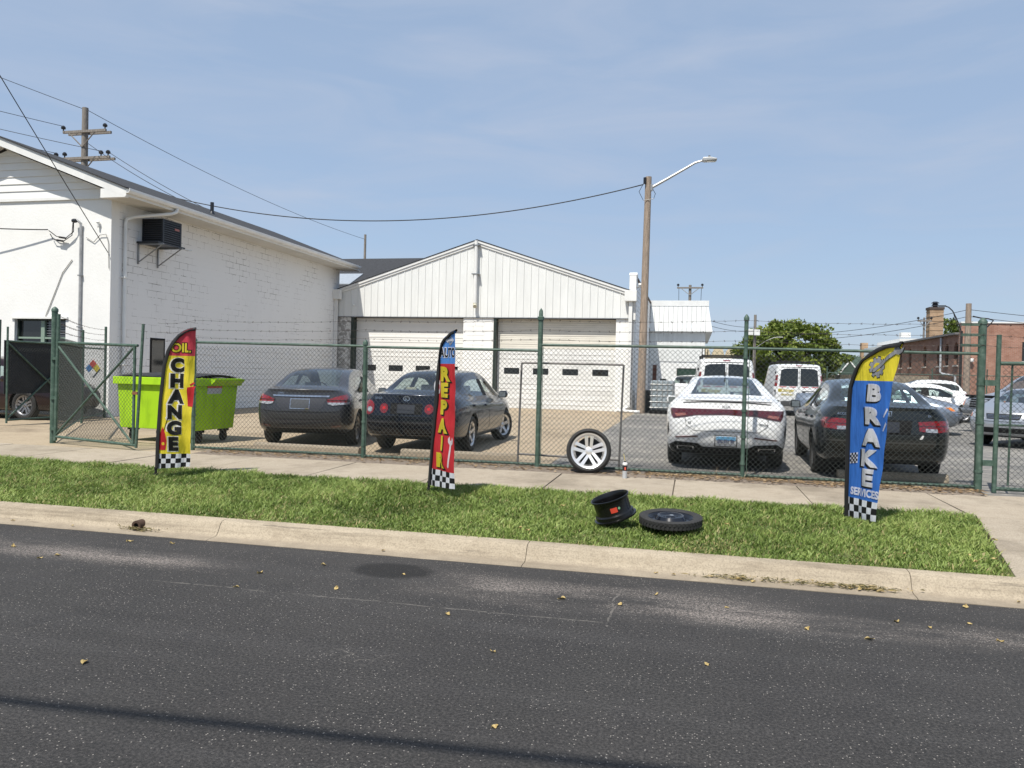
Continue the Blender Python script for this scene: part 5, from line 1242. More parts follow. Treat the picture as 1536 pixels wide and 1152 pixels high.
obj('bolt_holes', mb, BLK, t); obj('cap_mark', MB().lathe([(.0, .122), (.012, .121), (.022, .116)], (.01, 0, 0), 'Z', 12), ALLOY, t)

# ------------------------------------------------------------------ dumpster
LIME = mat('lime_paint', (.37, .63, .018), .5, col2=(.25, .45, .014), scale=4, spec=.3, stretch=(1.5, 1.5, .4), lo=.28, hi=.5)
dmp = thing('dumpster', 'lime green wheeled dumpster with black lid behind the gate', 'dumpster', (-9.6, 12.95, .2), math.radians(-4))
w, zb, zt = .86, .24, 1.18
fr = MB(); 
yb0, yb1, yt0, yt1 = -.58, .50, -.66, .62
sh = MB(); sh.hexa([(-w + .012, yb0, zb), (w - .012, yb0, zb), (w - .012, yb1, zb), (-w + .012, yb1, zb)], [(-w, yt0, zt), (w, yt0, zt), (w, yt1, zt), (-w, yt1, zt)]); obj('bin', sh, LIME, dmp, bevel=.012)
rl = MB()
rl.bx(-w - .05, w + .05, yt0 - .05, yt0 - .003, zt - .12, zt + .02); obj('front_lip', rl, LIME, dmp, bevel=.01)
obj('rear_lip', MB().bx(-w - .05, w + .05, yt1 + .003, yt1 + .05, zt - .12, zt + .02), LIME, dmp, bevel=.01)
for s in (-1, 1):
    obj('side_lip', MB().bx(s * (w + .003), s * (w + .05), yt0 - .002, yt1 + .002, zt - .12, zt + .018), LIME, dmp, bevel=.01)
    ar = MB(); ar.hexa([(s * (w + .05), -.25, zt - .10), (s * (w + .05), .62, zt - .1), (s * (w + .14), .62, zt - .03), (s * (w + .14), -.25, zt - .03)], [(s * (w + .05), -.25, zt + .0), (s * (w + .05), .62, zt), (s * (w + .15), .62, zt + .01), (s * (w + .15), -.25, zt + .01)]); obj('fork_pocket', ar, LIME, dmp)
for s in (-1, 1):
    ld_ = MB(); P = []
    for i in range(9):
        t_ = i / 8; y = lerp(yt0 - .03, yt1 + .02, t_); zz = zt + .03 + .06 * math.sin(math.pi * t_)
        for x in (0.012 * s, s * w * .5, s * (w + .02)): P.append((x, y, zz + (.02 if abs(x) == w * .5 else 0)))
    ld_.add(P, [(i * 3 + j, i * 3 + j + 1, (i + 1) * 3 + j + 1, (i + 1) * 3 + j) for i in range(8) for j in range(2)]); ld_.add([(x, y, z_ - .02) for x, y, z_ in P], [(i * 3 + j, (i + 1) * 3 + j, (i + 1) * 3 + j + 1, i * 3 + j + 1) for i in range(8) for j in range(2)])
    obj('lid', ld_, mat('black_plastic', (.014, .014, .016), .45, var=.2), dmp, smooth=40)
obj('placard', MB().hexa([(w - .02, -.28, .88), (w - .02, .12, .88), (w - .008, .12, .88), (w - .008, -.28, .88)], [(w + .0, -.28, 1.02), (w + .0, .12, 1.02), (w + .012, .12, 1.02), (w + .012, -.28, 1.02)]), mat('placard_grey', (.5, .52, .54), .5), dmp)
obj('placard_heading', MB().hexa([(w + .002, -.28, 1.022), (w + .002, .12, 1.022), (w + .014, .12, 1.022), (w + .014, -.28, 1.022)], [(w + .004, -.28, 1.06), (w + .004, .12, 1.06), (w + .018, .12, 1.06), (w + .018, -.28, 1.06)]), MATS['label_red'], dmp)
for x, y in ((-.74, -.36), (.74, -.36), (-.74, .34), (.74, .34)):
    mb = MB(); mb.box((x, y, .215), (.16, .14, .05)); mb.box((x - .045, y, .15), (.012, .09, .14)); mb.box((x + .045, y, .15), (.012, .09, .14)); ca = obj('caster', mb, SATB, dmp)
    obj('caster_wheel', MB().lathe([(0, -.03), (.085, -.03), (.095, -.02), (.095, .02), (.085, .03), (0, .03)], (x, y, .095), 'X', 16), RUB, ca, smooth=40)

# concrete wheel stops
for lab, x, y, rz, l in (('long concrete wheel stop behind the grey sedan', -6.45, 12.12, -.02, 2.0), ('concrete wheel stop behind the dark sedan by the red flag', -3.75, 12.25, .03, 2.0), ('concrete wheel stop under the dark grey sedan', 2.9, 12.35, .0, 1.5)):
    mb = MB(); mb.prism([(-.09, 0), (.09, 0), (.075, .09), (.05, .125), (-.05, .125), (-.075, .09)], -l / 2, l / 2, 'YZ'); o = obj('wheel_stop', mb, KERBM, None, bevel=.01); o.location = (x, y, .19); o.rotation_euler = (0, 0, rz); tag(o, lab, 'wheel stop', 'concrete wheel stops')

# tote and drum by the light pole
t = thing('bulk_tote', 'caged grey plastic bulk tote beside the foot of the light pole', 'tote', (-1.15, 31.35, .19))
obj('tank', MB().bx(-.46, .46, -.46, .46, .16, 1.32), mat('tote_plastic', (.30, .35, .38), .35, var=.25, scale=3), t, bevel=.06)
obj('pallet', MB().bx(-.5, .5, -.5, .5, .0, .14), SATB, t); obj('fill_cap', MB().cyl((0, 0, 1.32), (0, 0, 1.39), .12, n=14), SATB, t)
for zz in (.25, .48, .71, .94, 1.17): obj('cage_bar', MB().tube([(-.48, -.48, zz), (.48, -.48, zz), (.48, .48, zz), (-.48, .48, zz), (-.48, -.48, zz)], .012, 5), STEEL, t)
for k in range(5): x = -.4 + k * .2; obj('cage_bar', MB().cyl((x, -.482, .15), (x, -.482, 1.34), .012, n=5), STEEL, t)
t = thing('oil_drum', 'dark steel drum between the garage corner and the light pole', 'drum', (-1.95, 32.2, .19))
obj('drum_body', MB().lathe([(0, 0), (.29, 0), (.29, .3), (.3, .31), (.29, .32), (.29, .58), (.3, .59), (.29, .6), (.29, .9), (0, .88)], (0, 0, 0), 'Z', 20), mat('drum_dark', (.03, .035, .04), .5), t, smooth=40)
obj('bung', MB().cyl((.15, 0, .88), (.15, 0, .91), .035, n=8), SATB, t)

# ------------------------------------------------------------------ fallen leaves
LM = [mat('leaf_yellow', (.48, .36, .15), .7, var=.3, scale=20), mat('leaf_tan', (.45, .33, .17), .8, var=.3, scale=20)]
lms = []
for q in range(4):
    mb = MB(); n = 6; P = []
    for i in range(n + 1):
        t_ = i / n; wd = .32 * math.sin(math.pi * t_ ** .8) * (1 + .25 * math.sin(i * 2.3 + q)); x = t_ - .5; c = .10 + .16 * abs(math.sin(t_ * 3 + q))
        P += [(x, -wd, c * 1.5 * (.6 + .4 * math.sin(q + i))), (x, 0, .02 + .05 * (q % 2)), (x, wd, c)]
    mb.add(P, [(i * 3 + j, i * 3 + j + 1, (i + 1) * 3 + j + 1, (i + 1) * 3 + j) for i in range(n) for j in range(2)]); lms.append(mb.mesh('fallen_leaf', False))
road_l = [(-3.16, 3.51), (-5.21, 5.29), (-5.76, 5.56), (-5.15, 5.41), (-3.23, 5.04), (-2.52, 5.22), (-3.28, 5.44), (-2.93, 5.83), (-1.55, 4.9), (-1.09, 4.32), (-.84, 3.4), (.28, 5.64), (-.88, 5.49), (-.22, 5.81), (.77, 5.32), (1.13, 5.22), (1.58, 5.6), (1.87, 5.77), (1.94, 5.44), (.12, 4.48), (-2.2, 5.76), (-4.97, 6.04), (-4.57, 6.1), (1.98, 6.2), (1.39, 5.67), (-.46, 5.47)]
gras_l = [(-1.49, 6.81), (-1.40, 6.72), (.36, 7.68), (1.9, 7.61), (2.25, 7.0), (1.71, 6.84), (2.22, 6.75), (2.4, 6.9), (2.7, 7.77), (-4.44, 7.79), (-1.31, 8.13)]
kerb_l = [(-6.64, 6.4), (-5.91, 6.38), (1.36, 6.42), (1.45, 6.4), (1.24, 6.41), (1.30, 6.39), (.51, 6.38), (.41, 6.4), (2.4, 6.41), (-2.64, 6.40), (-.25, 6.4), (-.11, 6.39)]
def leaf(x, y, z, lab, i):
    me = lms[i % 4].copy() if False else lms[i % 4]
    o = bpy.data.objects.new('fallen_leaf', me); COL.objects.link(o)
    if not me.materials: me.materials.append(LM[0])
    s = rng.uniform(.035, .062); o.location = (x, y, z); o.scale = (s, s * rng.uniform(.7, 1), s); o.rotation_euler = (rng.uniform(-.25, .25), rng.uniform(-.25, .25), rng.uniform(0, 6.28)); tag(o, lab, 'leaf', 'fallen leaves')
for i, p in enumerate(road_l): leaf(*p, .002, 'curled yellow fallen leaf lying on the dark asphalt', i)
for i, p in enumerate(gras_l): leaf(*p, .225, 'yellow fallen leaf caught on top of the grass', i)
for i, p in enumerate(kerb_l): leaf(*p, .018, 'dry fallen leaf lodged in the gutter against the kerb', i)
# clumps of cut grass in the gutter
def clump():
    V, F, T = [], [], []
    for cx_, w_, n in ((1.3, .16, 220), (.5, .22, 160), (-5.2, .12, 120), (.95, .1, 50)):
        for _ in range(n):
            x = cx_ + rng.gauss(0, w_); y = 6.43 + rng.gauss(0, .025); a = rng.uniform(0, 3.14); l = rng.uniform(.015, .05); o = len(V); z = .016 + rng.uniform(0, .03)
            V += [(x - l * math.cos(a), y - l * math.sin(a) * .5, z), (x + l * math.cos(a), y + l * math.sin(a) * .5, z + rng.uniform(-.01, .02)), (x + .006, y + .006, z + .006)]; F.append((o, o + 1, o + 2)); T += [rng.uniform(0, 1)] * 3
    m = tintmat('clippings', [(0, (.07, .07, .025)), (.6, (.18, .15, .07)), (1, (.4, .3, .14))], .8, .2)
    tag(link('grass_clippings', fast_mesh('grass_clippings', V, F, m, T), m), 'clumps of dry grass clippings lying in the gutter', kind='stuff')
clump()
# ------------------------------------------------------------------ vehicles
def paint(name, c, rough=.28, metal=.35, flake=True):
    if name in MATS: return MATS[name]
    m = mat(name, c, rough, metal, var=.06, scale=2, coat=.55, spec=.4); return m
TRIMB = mat('trim_black', (.009, .009, .010), .7, var=.2, spec=.25)
CHROME = mat('chrome', (.75, .75, .76), .12, 1.0, var=.04)
TAILR = mat('tail_red', (.24, .006, .008), .10, var=.35, scale=26, spec=.9, coat=.8)
TAILD = mat('tail_dark_red', (.10, .006, .010), .10, var=.4, scale=12, spec=.9, coat=.8)
LENS = mat('clear_lens', (.62, .63, .64), .1, .5, var=.35, scale=22, spec=.9, coat=.8)
AMBER = mat('amber_lens', (.75, .20, .02), .15, var=.2, coat=.6)
CGL = glassmat('car_glass', (.74, .82, .79), 1.0); CGD = glassmat('car_glass_dark', (.24, .28, .29))
FR = [1, .8, .42, 0, -.42, -.8, -1]
class Car:
    def __init__(s, name, label, cat, loc, rz, pm, group='parked cars'):
        s.t = thing(name, label, cat, loc, rz, group); s.pm = pm
    def shell(s, st, roff, foff, rc, fc, sideg=(), rearg=(), frontg=(), crown=.04, wheels=(), R=.32, glass=None, cols=(1, 2, 3, 4), r5=.84, dk=()):
        n = len(st); V = []; idx = {}; F = []; FM = []
        def rows(q):
            y, zb, hw, zbelt, wb, zt, wt = q
            return [(hw - .12, zb), (hw - .02, zb + .10), (hw, lerp(zb, zbelt, .56)), (hw - .012, zbelt - .10), (wb, zbelt), (lerp(wb, wt, .86), lerp(zbelt, zt, r5)), (wt, zt)]
        RW = [rows(q) for q in st]
        def vid(key, co):
            if key not in idx: idx[key] = len(V); V.append(co)
            return idx[key]
        def yof(i, r): return st[i][0] + (roff[r] if i == 0 else foff[r] if i == n - 1 else 0)
        def S(i, r, sd): x, z = RW[i][r]; return vid(('s', i, r, sd), (sd * x, yof(i, r), z))
        def Tp(i, c):
            if abs(FR[c]) == 1: return S(i, 6, FR[c])
            x, z = RW[i][6]; fr = FR[c]; yy = yof(i, 6)
            if i == 0: yy -= rc * (1 - fr * fr)
            if i == n - 1: yy += fc * (1 - fr * fr)
            cr = crown if st[i][5] - st[i][3] > .2 else crown * .45
            return vid(('t', i, c), (x * fr, yy, z + cr * (1 - fr * fr)))
        def Bt(i, c):
            if abs(FR[c]) == 1: return S(i, 0, FR[c])
            x, z = RW[i][0]; fr = FR[c]; yy = yof(i, 0) + (-rc * (1 - fr * fr) if i == 0 else fc * (1 - fr * fr) if i == n - 1 else 0)
            return vid(('b', i, c), (x * fr, yy, z))
        def En(i, r, c):
            if abs(FR[c]) == 1: return S(i, r, FR[c])
            if r == 0: return Bt(i, c)
            if r == 6: return Tp(i, c)
            x, z = RW[i][r]; fr = FR[c]; k_ = (1 - fr * fr)
            return vid(('e', i, r, c), (x * fr, yof(i, r) + (-rc * k_ if i == 0 else fc * k_), z))
        def face(q, m): F.append(q); FM.append(m)
        for i in range(n - 1):
            for c in range(6):
                m = 0
                if c in cols and (i in rearg or i in frontg): m = 1
                face((Tp(i, c), Tp(i, c + 1), Tp(i + 1, c + 1), Tp(i + 1, c)), m); face((Bt(i, c), Bt(i + 1, c), Bt(i + 1, c + 1), Bt(i, c + 1)), 2)
            for r in range(6):
                for sd in (1, -1):
                    m = 1 if (r == 4 and i in sideg) else 2 if (r == 4 and i in dk) else 0
                    if r == 0: m = 0
                    q = (S(i, r, sd), S(i + 1, r, sd), S(i + 1, r + 1, sd), S(i, r + 1, sd)); face(q if sd > 0 else q[::-1], m)
        for i, fl in ((0, 1), (n - 1, 0)):
            for r in range(6):
                for c in range(6):
                    q = (En(i, r, c), En(i, r + 1, c), En(i, r + 1, c + 1), En(i, r, c + 1)); face(q, 0)
        me = bpy.data.meshes.new('cage'); me.from_pydata(V, [], F)
        for p, m in zip(me.polygons, FM): p.material_index = m
        for m in (s.pm, glass or CGL, TRIMB): me.materials.append(m)
        bm = bmesh.new(); bm.from_mesh(me); bmesh.ops.recalc_face_normals(bm, faces=bm.faces); bm.to_mesh(me); bm.free()
        o = bpy.data.objects.new('cage', me); COL.objects.link(o)
        md = o.modifiers.new('s', 'SUBSURF'); md.levels = 2; md.render_levels = 2
        dg = bpy.context.evaluated_depsgraph_get(); dg.update()
        m1 = bpy.data.meshes.new_from_object(o.evaluated_get(dg), depsgraph=dg)
        s.bvh = BVHTree.FromPolygons([v.co.copy() for v in m1.vertices], [tuple(p.vertices) for p in m1.polygons])
        s.L = max(v.co.y for v in m1.vertices)
        # wheel arches
        o.modifiers.clear(); o.data = m1; cut = []
        for (y, hw) in wheels:
            for sd in (1, -1):
                mb = MB().cyl((sd * (hw - .27), y, R + .0), (sd * (hw + .2), y, R + .0), R + .055, n=28); cme = mb.mesh('cut'); cme.materials.append(TRIMB)
                co = bpy.data.objects.new('cut', cme); COL.objects.link(co); cut.append(co)
                b = o.modifiers.new('b', 'BOOLEAN'); b.operation = 'DIFFERENCE'; b.object = co; b.solver = 'EXACT'
                try: b.material_mode = 'TRANSFER'
                except Exception: pass
        dg = bpy.context.evaluated_depsgraph_get(); dg.update()
        m2 = bpy.data.meshes.new_from_object(o.evaluated_get(dg), depsgraph=dg)
        bpy.data.objects.remove(o)
        for c in cut: bpy.data.objects.remove(c)
        names = [q.name if q else '' for q in m2.materials]
        def take(flt, comps=False):
            bm = bmesh.new(); bm.from_mesh(m2); bm.faces.ensure_lookup_table()
            bmesh.ops.delete(bm, geom=[f for f in bm.faces if not flt(names[f.material_index])], context='FACES')
            for f in bm.faces: f.material_index = 0; f.smooth = True
            if not comps:
                q = bpy.data.meshes.new('part'); bm.to_mesh(q); bm.free(); return [q]
            out = []; left = set(bm.faces)
            while left:
                seed = left.pop(); stk = [seed]; grp = {seed}
                while stk:
                    f = stk.pop()
                    for e in f.edges:
                        for g in e.link_faces:
                            if g in left: left.discard(g); grp.add(g); stk.append(g)
                out.append([[tuple(v.co) for v in f.verts] for f in grp])
            bm.free(); res = []
            for grp in out:
                mm = {}; fs = []
                for f in grp: fs.append(tuple(mm.setdefault(tuple(round(a, 5) for a in c), len(mm)) for c in f))
                q = bpy.data.meshes.new('pane'); q.from_pydata(list(mm.keys()), [], fs)
                for p in q.polygons: p.use_smooth = True
                res.append(q)
            return res
        gl = (glass or CGL).name
        q = take(lambda nm: nm == s.pm.name)[0]
        q.set_sharp_from_angle(angle=math.radians(50)); s.body = link('body', q, s.pm, s.t)
        q = take(lambda nm: nm == 'trim_black')[0]
        if len(q.polygons): q.set_sharp_from_angle(angle=math.radians(50)); link('underbody', q, TRIMB, s.t)
        for q in take(lambda nm: nm == gl, True):
            c = sum((v.co for v in q.vertices), Vector()) / len(q.vertices)
            nm = 'side_window' if abs(c.x) > .35 else 'rear_window' if c.y < s.L * .45 else 'windshield'
            link(nm, q, glass or CGL, s.t)
        bpy.data.meshes.remove(m2)
    def cast(s, ax, a, b):
        o, d = {'rear': (Vector((a, -2, b)), Vector((0, 1, 0))), 'front': (Vector((-a, s.L + 2, b)), Vector((0, -1, 0))), 'right': (Vector((3, a, b)), Vector((-1, 0, 0))), 'left': (Vector((-3, -a, b)), Vector((1, 0, 0))), 'top': (Vector((a, b, 4)), Vector((0, 0, -1)))}[ax]
        h = s.bvh.ray_cast(o, d)
        if h[0] is None:
            h = s.bvh.find_nearest(o + d * (2 if ax in ('rear', 'front') else 2.2))
        return h[0], d
    def decal(s, name, ax, v, f, m, eps=.006, th=.012, step=.05, par=None, smooth=True):
        v, f = finer(v, f, step); P = []; d = None
        for a, b in v: p, d = s.cast(ax, a, b); P.append(p - d * eps)
        n = len(P); ed = {}
        for q in f:
            for i in range(len(q)): a, b = q[i], q[(i + 1) % len(q)]; k = (min(a, b), max(a, b)); ed[k] = ed.get(k, 0) + 1
        vs = P + [p + d * (th + eps) for p in P]; fs = list(f) + [(a, b, b + n, a + n) for (a, b), c in ed.items() if c == 1]
        me = bpy.data.meshes.new(name); me.from_pydata([tuple(p) for p in vs], [], fs)
        bm = bmesh.new(); bm.from_mesh(me); bmesh.ops.recalc_face_normals(bm, faces=bm.faces); bm.to_mesh(me); bm.free()
        for p in me.polygons: p.use_smooth = True
        me.set_sharp_from_angle(angle=math.radians(45))
        return link(name, me, m, par or s.t)
    def poly(s, name, ax, pts, m, **k): v, f = polymesh(pts); return s.decal(name, ax, v, f, m, **k)
    def text(s, t, ax, a, b, size, m, bold=.01, xs=1.0, name='badge_lettering', eps=.008, **k):
        v, f = textmesh(t, size, bold * size, 1.0, xs); return s.decal(name, ax, [(a + x, b + y) for x, y in v], f, m, eps=eps, th=.002, step=.3, **k)
    def line(s, name, ax, pts, w, m=None, **k):
        v, f = [], []
        for (a, b), (c, d) in zip(pts, pts[1:]):
            l = math.hypot(c - a, d - b) or 1; nx, ny = -(d - b) / l * w / 2, (c - a) / l * w / 2; o = len(v)
            v += [(a + nx, b + ny), (a - nx, b - ny), (c - nx, d - ny), (c + nx, d + ny)]; f.append((o, o + 1, o + 2, o + 3))
        return s.decal(name, ax, v, f, m or TRIMB, eps=k.pop('eps', .002), th=.003, step=.08, **k)
    def wheels(s, ys, hw, R, w=.21, rr=None, spokes=5, split=True, m=None, steer=0.0):
        for i, y in enumerate(ys):
            for sd in (-1, 1): wheel(s.t, sd * (hw - w / 2 - .01), y, R, R, w, rr or R * .67, sd, spokes, split, m, steer if i else 0)
    def mirrors(s, y, z, hw, m=None):
        for sd in (-1, 1):
            mb = MB(); mb.prism([(0, -.06), (.17, -.07), (.2, 0), (.17, .08), (.02, .07)], -.05, .05, 'XZ'); o = obj('mirror', mb, m or s.pm, s.t, bevel=.025)
            o.location = (sd * (hw - .02), y, z); o.scale = (sd, 1, 1)
            g = obj('mirror_glass', MB().bx(.03, .16, -.058, -.052, -.05, .055), LENS if False else mat('mirror_face', (.30, .33, .34), .1, .6), o)
    def seats(s, yr, yf, z, m, wid=.42, shelf=None, dash=None):
        def seat(x, y, hr=True, w=.46, bh=.5):
            mb = MB(); mb.box((x, y, z), (w, .48, .16)); o = obj('seat', mb, m, s.t, bevel=.04)
            obj('seat_back', MB().box((x, y - .26, z + bh / 2), (w, .12, bh), M=Matrix.Rotation(.22, 3, 'X')), m, o, bevel=.04)
            if hr: obj('headrest', MB().box((x, y - .36, z + bh + .07), (.25, .09, .17)), m, o, bevel=.035)
        for x in (-.38, .38): seat(x, yf); seat(x, yr, True, .56, .46)
        if dash: obj('dashboard', MB().box((0, dash[0], dash[1]), (1.3, .35, .22)), TRIMB, s.t, bevel=.05); obj('steering_wheel', MB().tube([(-.38 + .18 * math.cos(q), dash[0] - .28, dash[1] + .1 + .18 * math.sin(q)) for q in [6.2832 * k / 14 for k in range(15)]], .014, 5), TRIMB, s.t)
        if shelf: obj('parcel_shelf', MB().box((0, shelf[0], shelf[1]), (1.2, shelf[2], .03)), m, s.t)
    def doors(s, yd, zlo, zhi, handles, m=None):
        """door gap lines on both sides; yd = list of y positions"""
        for ax in ('right', 'left'):
            g = -1 if ax == 'left' else 1
            for y0, y1 in yd: s.line('door_gap', ax, [(g * y0, zhi), (g * y0, lerp(zlo, zhi, .5)), (g * y1, zlo)], .008)
            for hy, hz in handles:
                s.poly('door_handle', ax, [(g * hy - .11, hz - .018), (g * hy + .11, hz - .018), (g * hy + .11, hz + .018), (g * hy - .11, hz + .018)], m or s.pm, eps=.03, th=.03)
    def plate(s, ax, a, b, w=.31, h=.155, m=None, frame=None, eps=.012):
        r = lambda k: [(a - w / 2 - k, b - h / 2 - k), (a + w / 2 + k, b - h / 2 - k), (a + w / 2 + k, b + h / 2 + k), (a - w / 2 - k, b + h / 2 + k)]
        if frame: s.poly('plate_frame', ax, r(.012), frame, eps=eps - .004)
        return s.poly('licence_plate', ax, r(0), m or mat('plate_white', (.7, .72, .74), .4), eps=eps)
def mir(p): return [(-a, b) for a, b in p]
def sedan_st(L, hw, H, zd, yd, zdl, yr, yf, yc, zc, zh, zb=.21, wr=.56, bp=None, zbelt=.93):
    """stations of a three-box car: zd deck height, yd glass foot, zdl deck lip, yr/yf roof ends, yc cowl"""
    bp = bp or (yr + yf) / 2 + .12
    st = [(.12, zb + .09, hw - .10, zdl - .07, hw - .20, zdl, hw - .25),
          (.34, zb + .04, hw - .02, zd - .06, hw - .12, lerp(zdl, zd, .5) + .005, hw - .20),
          (yd, zb, hw, zd - .05, hw - .10, zd + .005, hw - .19),
          (lerp(yd, yr, .5), zb, hw, zbelt + .02, hw - .10, lerp(zd, H, .56), wr + .05),
          (yr, zb, hw, zbelt, hw - .095, H - .045, wr),
          (bp - .05, zb, hw, zbelt - .01, hw - .09, H - .02, wr + .01), (bp + .05, zb, hw, zbelt - .01, hw - .09, H - .02, wr + .01),
          (yf, zb, hw, zbelt - .03, hw - .09, H - .055, wr), (lerp(yf, yc, .5), zb, hw, zbelt - .05, hw - .09, lerp(H, zc, .52), wr + .07),
          (yc, zb, hw, zc - .06, hw - .10, zc, hw - .18), (lerp(yc, L, .55), zb + .01, hw - .015, zh + .015, hw - .13, zh + .045, hw - .22), (L - .16, zb + .05, hw - .10, zh - .12, hw - .20, zh - .06, hw - .28)]
    return st
SG = dict(sideg=(3, 4, 6, 7), rearg=(2, 3), frontg=(7, 8), dk=(5,))

# ---- grey compact sedan (rear three-quarter)
c = Car('parked_car', 'gunmetal grey compact sedan parked tail to the fence, the leftmost car', 'car', (-6.86, 12.6, .195), math.radians(13), paint('gunmetal_paint', (.045, .047, .056), .25, .25))
c.shell(sedan_st(4.55, .89, 1.46, 1.06, .64, 1.055, 1.5, 2.85, 3.65, 1.0, .90), [.10, -.02, -.06, .0, .03, .02, 0], [0, .06, .08, .04, 0, 0, 0], .13, .14, wheels=((.95, .88), (3.62, .88)), R=.32, **SG)
c.wheels((.95, 3.62), .88, .32, spokes=5); c.mirrors(3.12, .98, .86); c.seats(1.55, 2.5, .5, mat('grey_cloth', (.16, .16, .16), .9), shelf=(.95, 1.0, .5), dash=(3.2, .86))
c.doors([(2.25, 2.3), (1.35, 1.2)], .35, .92, [(2.05, .83), (1.2, .85)])
tr = [(.47, .875), (.50, .80), (.58, .775), (.84, .80), (.835, .90), (.80, .985), (.60, .925)]
for g, pp in ((1, tr), (-1, mir(tr))):
    h = c.poly('tail_light', 'rear', pp, TAILR, eps=.012)
    c.poly('light_divider', 'rear', [(g * .47, .86), (g * .47, .872), (g * .85, .876), (g * .85, .862)], TRIMB, eps=.015, par=h)
    c.poly('reverse_lens', 'rear', [(g * .50, .80), (g * .58, .778), (g * .83, .803), (g * .83, .833), (g * .485, .83)], LENS, eps=.016, par=h)
c.poly('chrome_strip', 'rear', [(-.50, .925), (.50, .925), (.52, .955), (-.52, .955)], CHROME, eps=.014)
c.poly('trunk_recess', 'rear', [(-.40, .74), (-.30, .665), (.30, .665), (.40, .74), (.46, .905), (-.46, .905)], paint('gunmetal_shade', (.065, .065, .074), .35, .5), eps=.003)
c.plate('rear', 0, .80, .33, .16, mat('dealer_plate', (.09, .095, .105), .35, .3), CHROME)
c.poly('bumper_insert', 'rear', [(-.62, .60), (-.50, .525), (.50, .525), (.62, .60), (.55, .645), (.30, .625), (-.30, .625), (-.55, .645)], mat('dark_grey_plastic', (.028, .028, .030), .6), eps=.004)
for g in (-1, 1): c.poly('reflector', 'rear', [(g * .55, .375), (g * .72, .385), (g * .72, .42), (g * .55, .405)], TAILD, eps=.008)
c.line('bumper_gap', 'rear', [(-.83, .70), (-.60, .66), (-.45, .655), (.45, .655), (.60, .66), (.83, .70)], .010)
c.poly('lower_valance', 'rear', [(-.66, .30), (.66, .30), (.66, .345), (-.66, .345)], TRIMB, eps=.006)
c.text('CIVIC', 'rear', -.36, .985, .05, CHROME)

# ---- dark blue luxury sedan behind the red flag
DB = paint('midnight_paint', (.012, .016, .028), .22, .4)
c = Car('parked_car', 'dark blue luxury sedan with beige interior parked behind the red flag', 'car', (-4.70, 12.25, .195), math.radians(1.5), DB)
c.shell(sedan_st(4.80, .90, 1.47, 1.04, .80, 1.03, 1.55, 2.95, 3.8, .99, .88, zbelt=.95), [.10, -.03, -.06, -.01, .0, .0, 0], [0, .06, .08, .04, 0, 0, 0], .11, .14, wheels=((1.15, .89), (3.95, .89)), R=.325, **SG)
c.wheels((1.15, 3.95), .89, .325, spokes=5, split=False, m=ALLOY, steer=-.35); c.mirrors(3.25, 1.0, .88); BEI = mat('beige_leather', (.42, .36, .26), .7); c.seats(1.65, 2.65, .52, BEI, shelf=(1.05, 1.02, .5), dash=(3.35, .88))
c.doors([(2.35, 2.4), (1.45, 1.3)], .36, .92, [(2.15, .82), (1.3, .84)])
for g in (-1, 1):
    el = lambda cx, cz, rx, rz: [(g * (cx + rx * math.cos(q)), cz + rz * math.sin(q)) for q in [6.2832 * k / 20 for k in range(20)]]
    o = c.poly('tail_light', 'rear', el(.70, .80, .115, .125), TAILR, eps=.012); c.poly('light_bulb', 'rear', el(.67, .77, .05, .045), LENS, eps=.016, par=o)
    o = c.poly('inner_light', 'rear', el(.40, .795, .075, .085), TAILR, eps=.012); c.poly('light_bulb', 'rear', el(.40, .80, .03, .03), mat('bright_red_lens', (.5, .015, .015), .1, coat=.8), eps=.016, par=o)
c.poly('plate_recess', 'rear', [(-.28, .70), (.28, .70), (.28, .885), (-.28, .885)], TRIMB, eps=.003); c.plate('rear', 0, .79, .31, .15, mat('dark_plate', (.03, .034, .045), .4))
c.line('trunk_gap', 'rear', [(-.80, .655), (.80, .655)], .012); c.line('bumper_strip', 'rear', [(-.82, .56), (.82, .56)], .028, paint('midnight_strip', (.05, .055, .07), .2, .6), eps=.01); c.line('bumper_lower', 'rear', [(-.76, .34), (.76, .34)], .02, MATS['midnight_strip'], eps=.008)
c.text('LEXUS', 'rear', -.52, .965, .05, CHROME); c.text('GS', 'rear', .52, .955, .045, CHROME)
o = c.poly('badge', 'rear', [(.06 * math.cos(q), .965 + .042 * math.sin(q)) for q in [6.2832 * k / 18 for k in range(18)]], CHROME, eps=.010); c.poly('badge_field', 'rear', [(.05 * math.cos(q), .965 + .033 * math.sin(q)) for q in [6.2832 * k / 18 for k in range(18)]], DB, eps=.012, par=o); c.text('L', 'rear', 0, .965, .055, CHROME, .02, eps=.016, par=o)

# ---- white fastback
WP = paint('pearl_white_paint', (.83, .84, .84), .25, .0)
c = Car('parked_car', 'white fastback sedan with a full width dark red light bar parked tail to the fence', 'car', (.52, 12.25, .195), math.radians(-1.1), WP)
st = sedan_st(4.90, .935, 1.475, 1.13, .50, 1.10, 1.85, 3.0, 3.95, .98, .86, wr=.57, zbelt=.95)
c.shell(st, [.12, -.02, -.06, .0, .03, .03, -.02], [0, .06, .08, .04, 0, 0, 0], .13, .14, wheels=((1.1, .925), (3.95, .925)), R=.335, **SG)
c.wheels((1.1, 3.95), .925, .335, w=.225, m=ALLOYD); c.mirrors(3.35, 1.0, .90); c.seats(1.75, 2.75, .52, mat('black_leather', (.03, .03, .032), .7), shelf=(1.0, 1.03, .6), dash=(3.45, .88))
c.doors([(2.4, 2.45), (1.5, 1.35)], .36, .92, [(2.2, .83), (1.35, .85)])
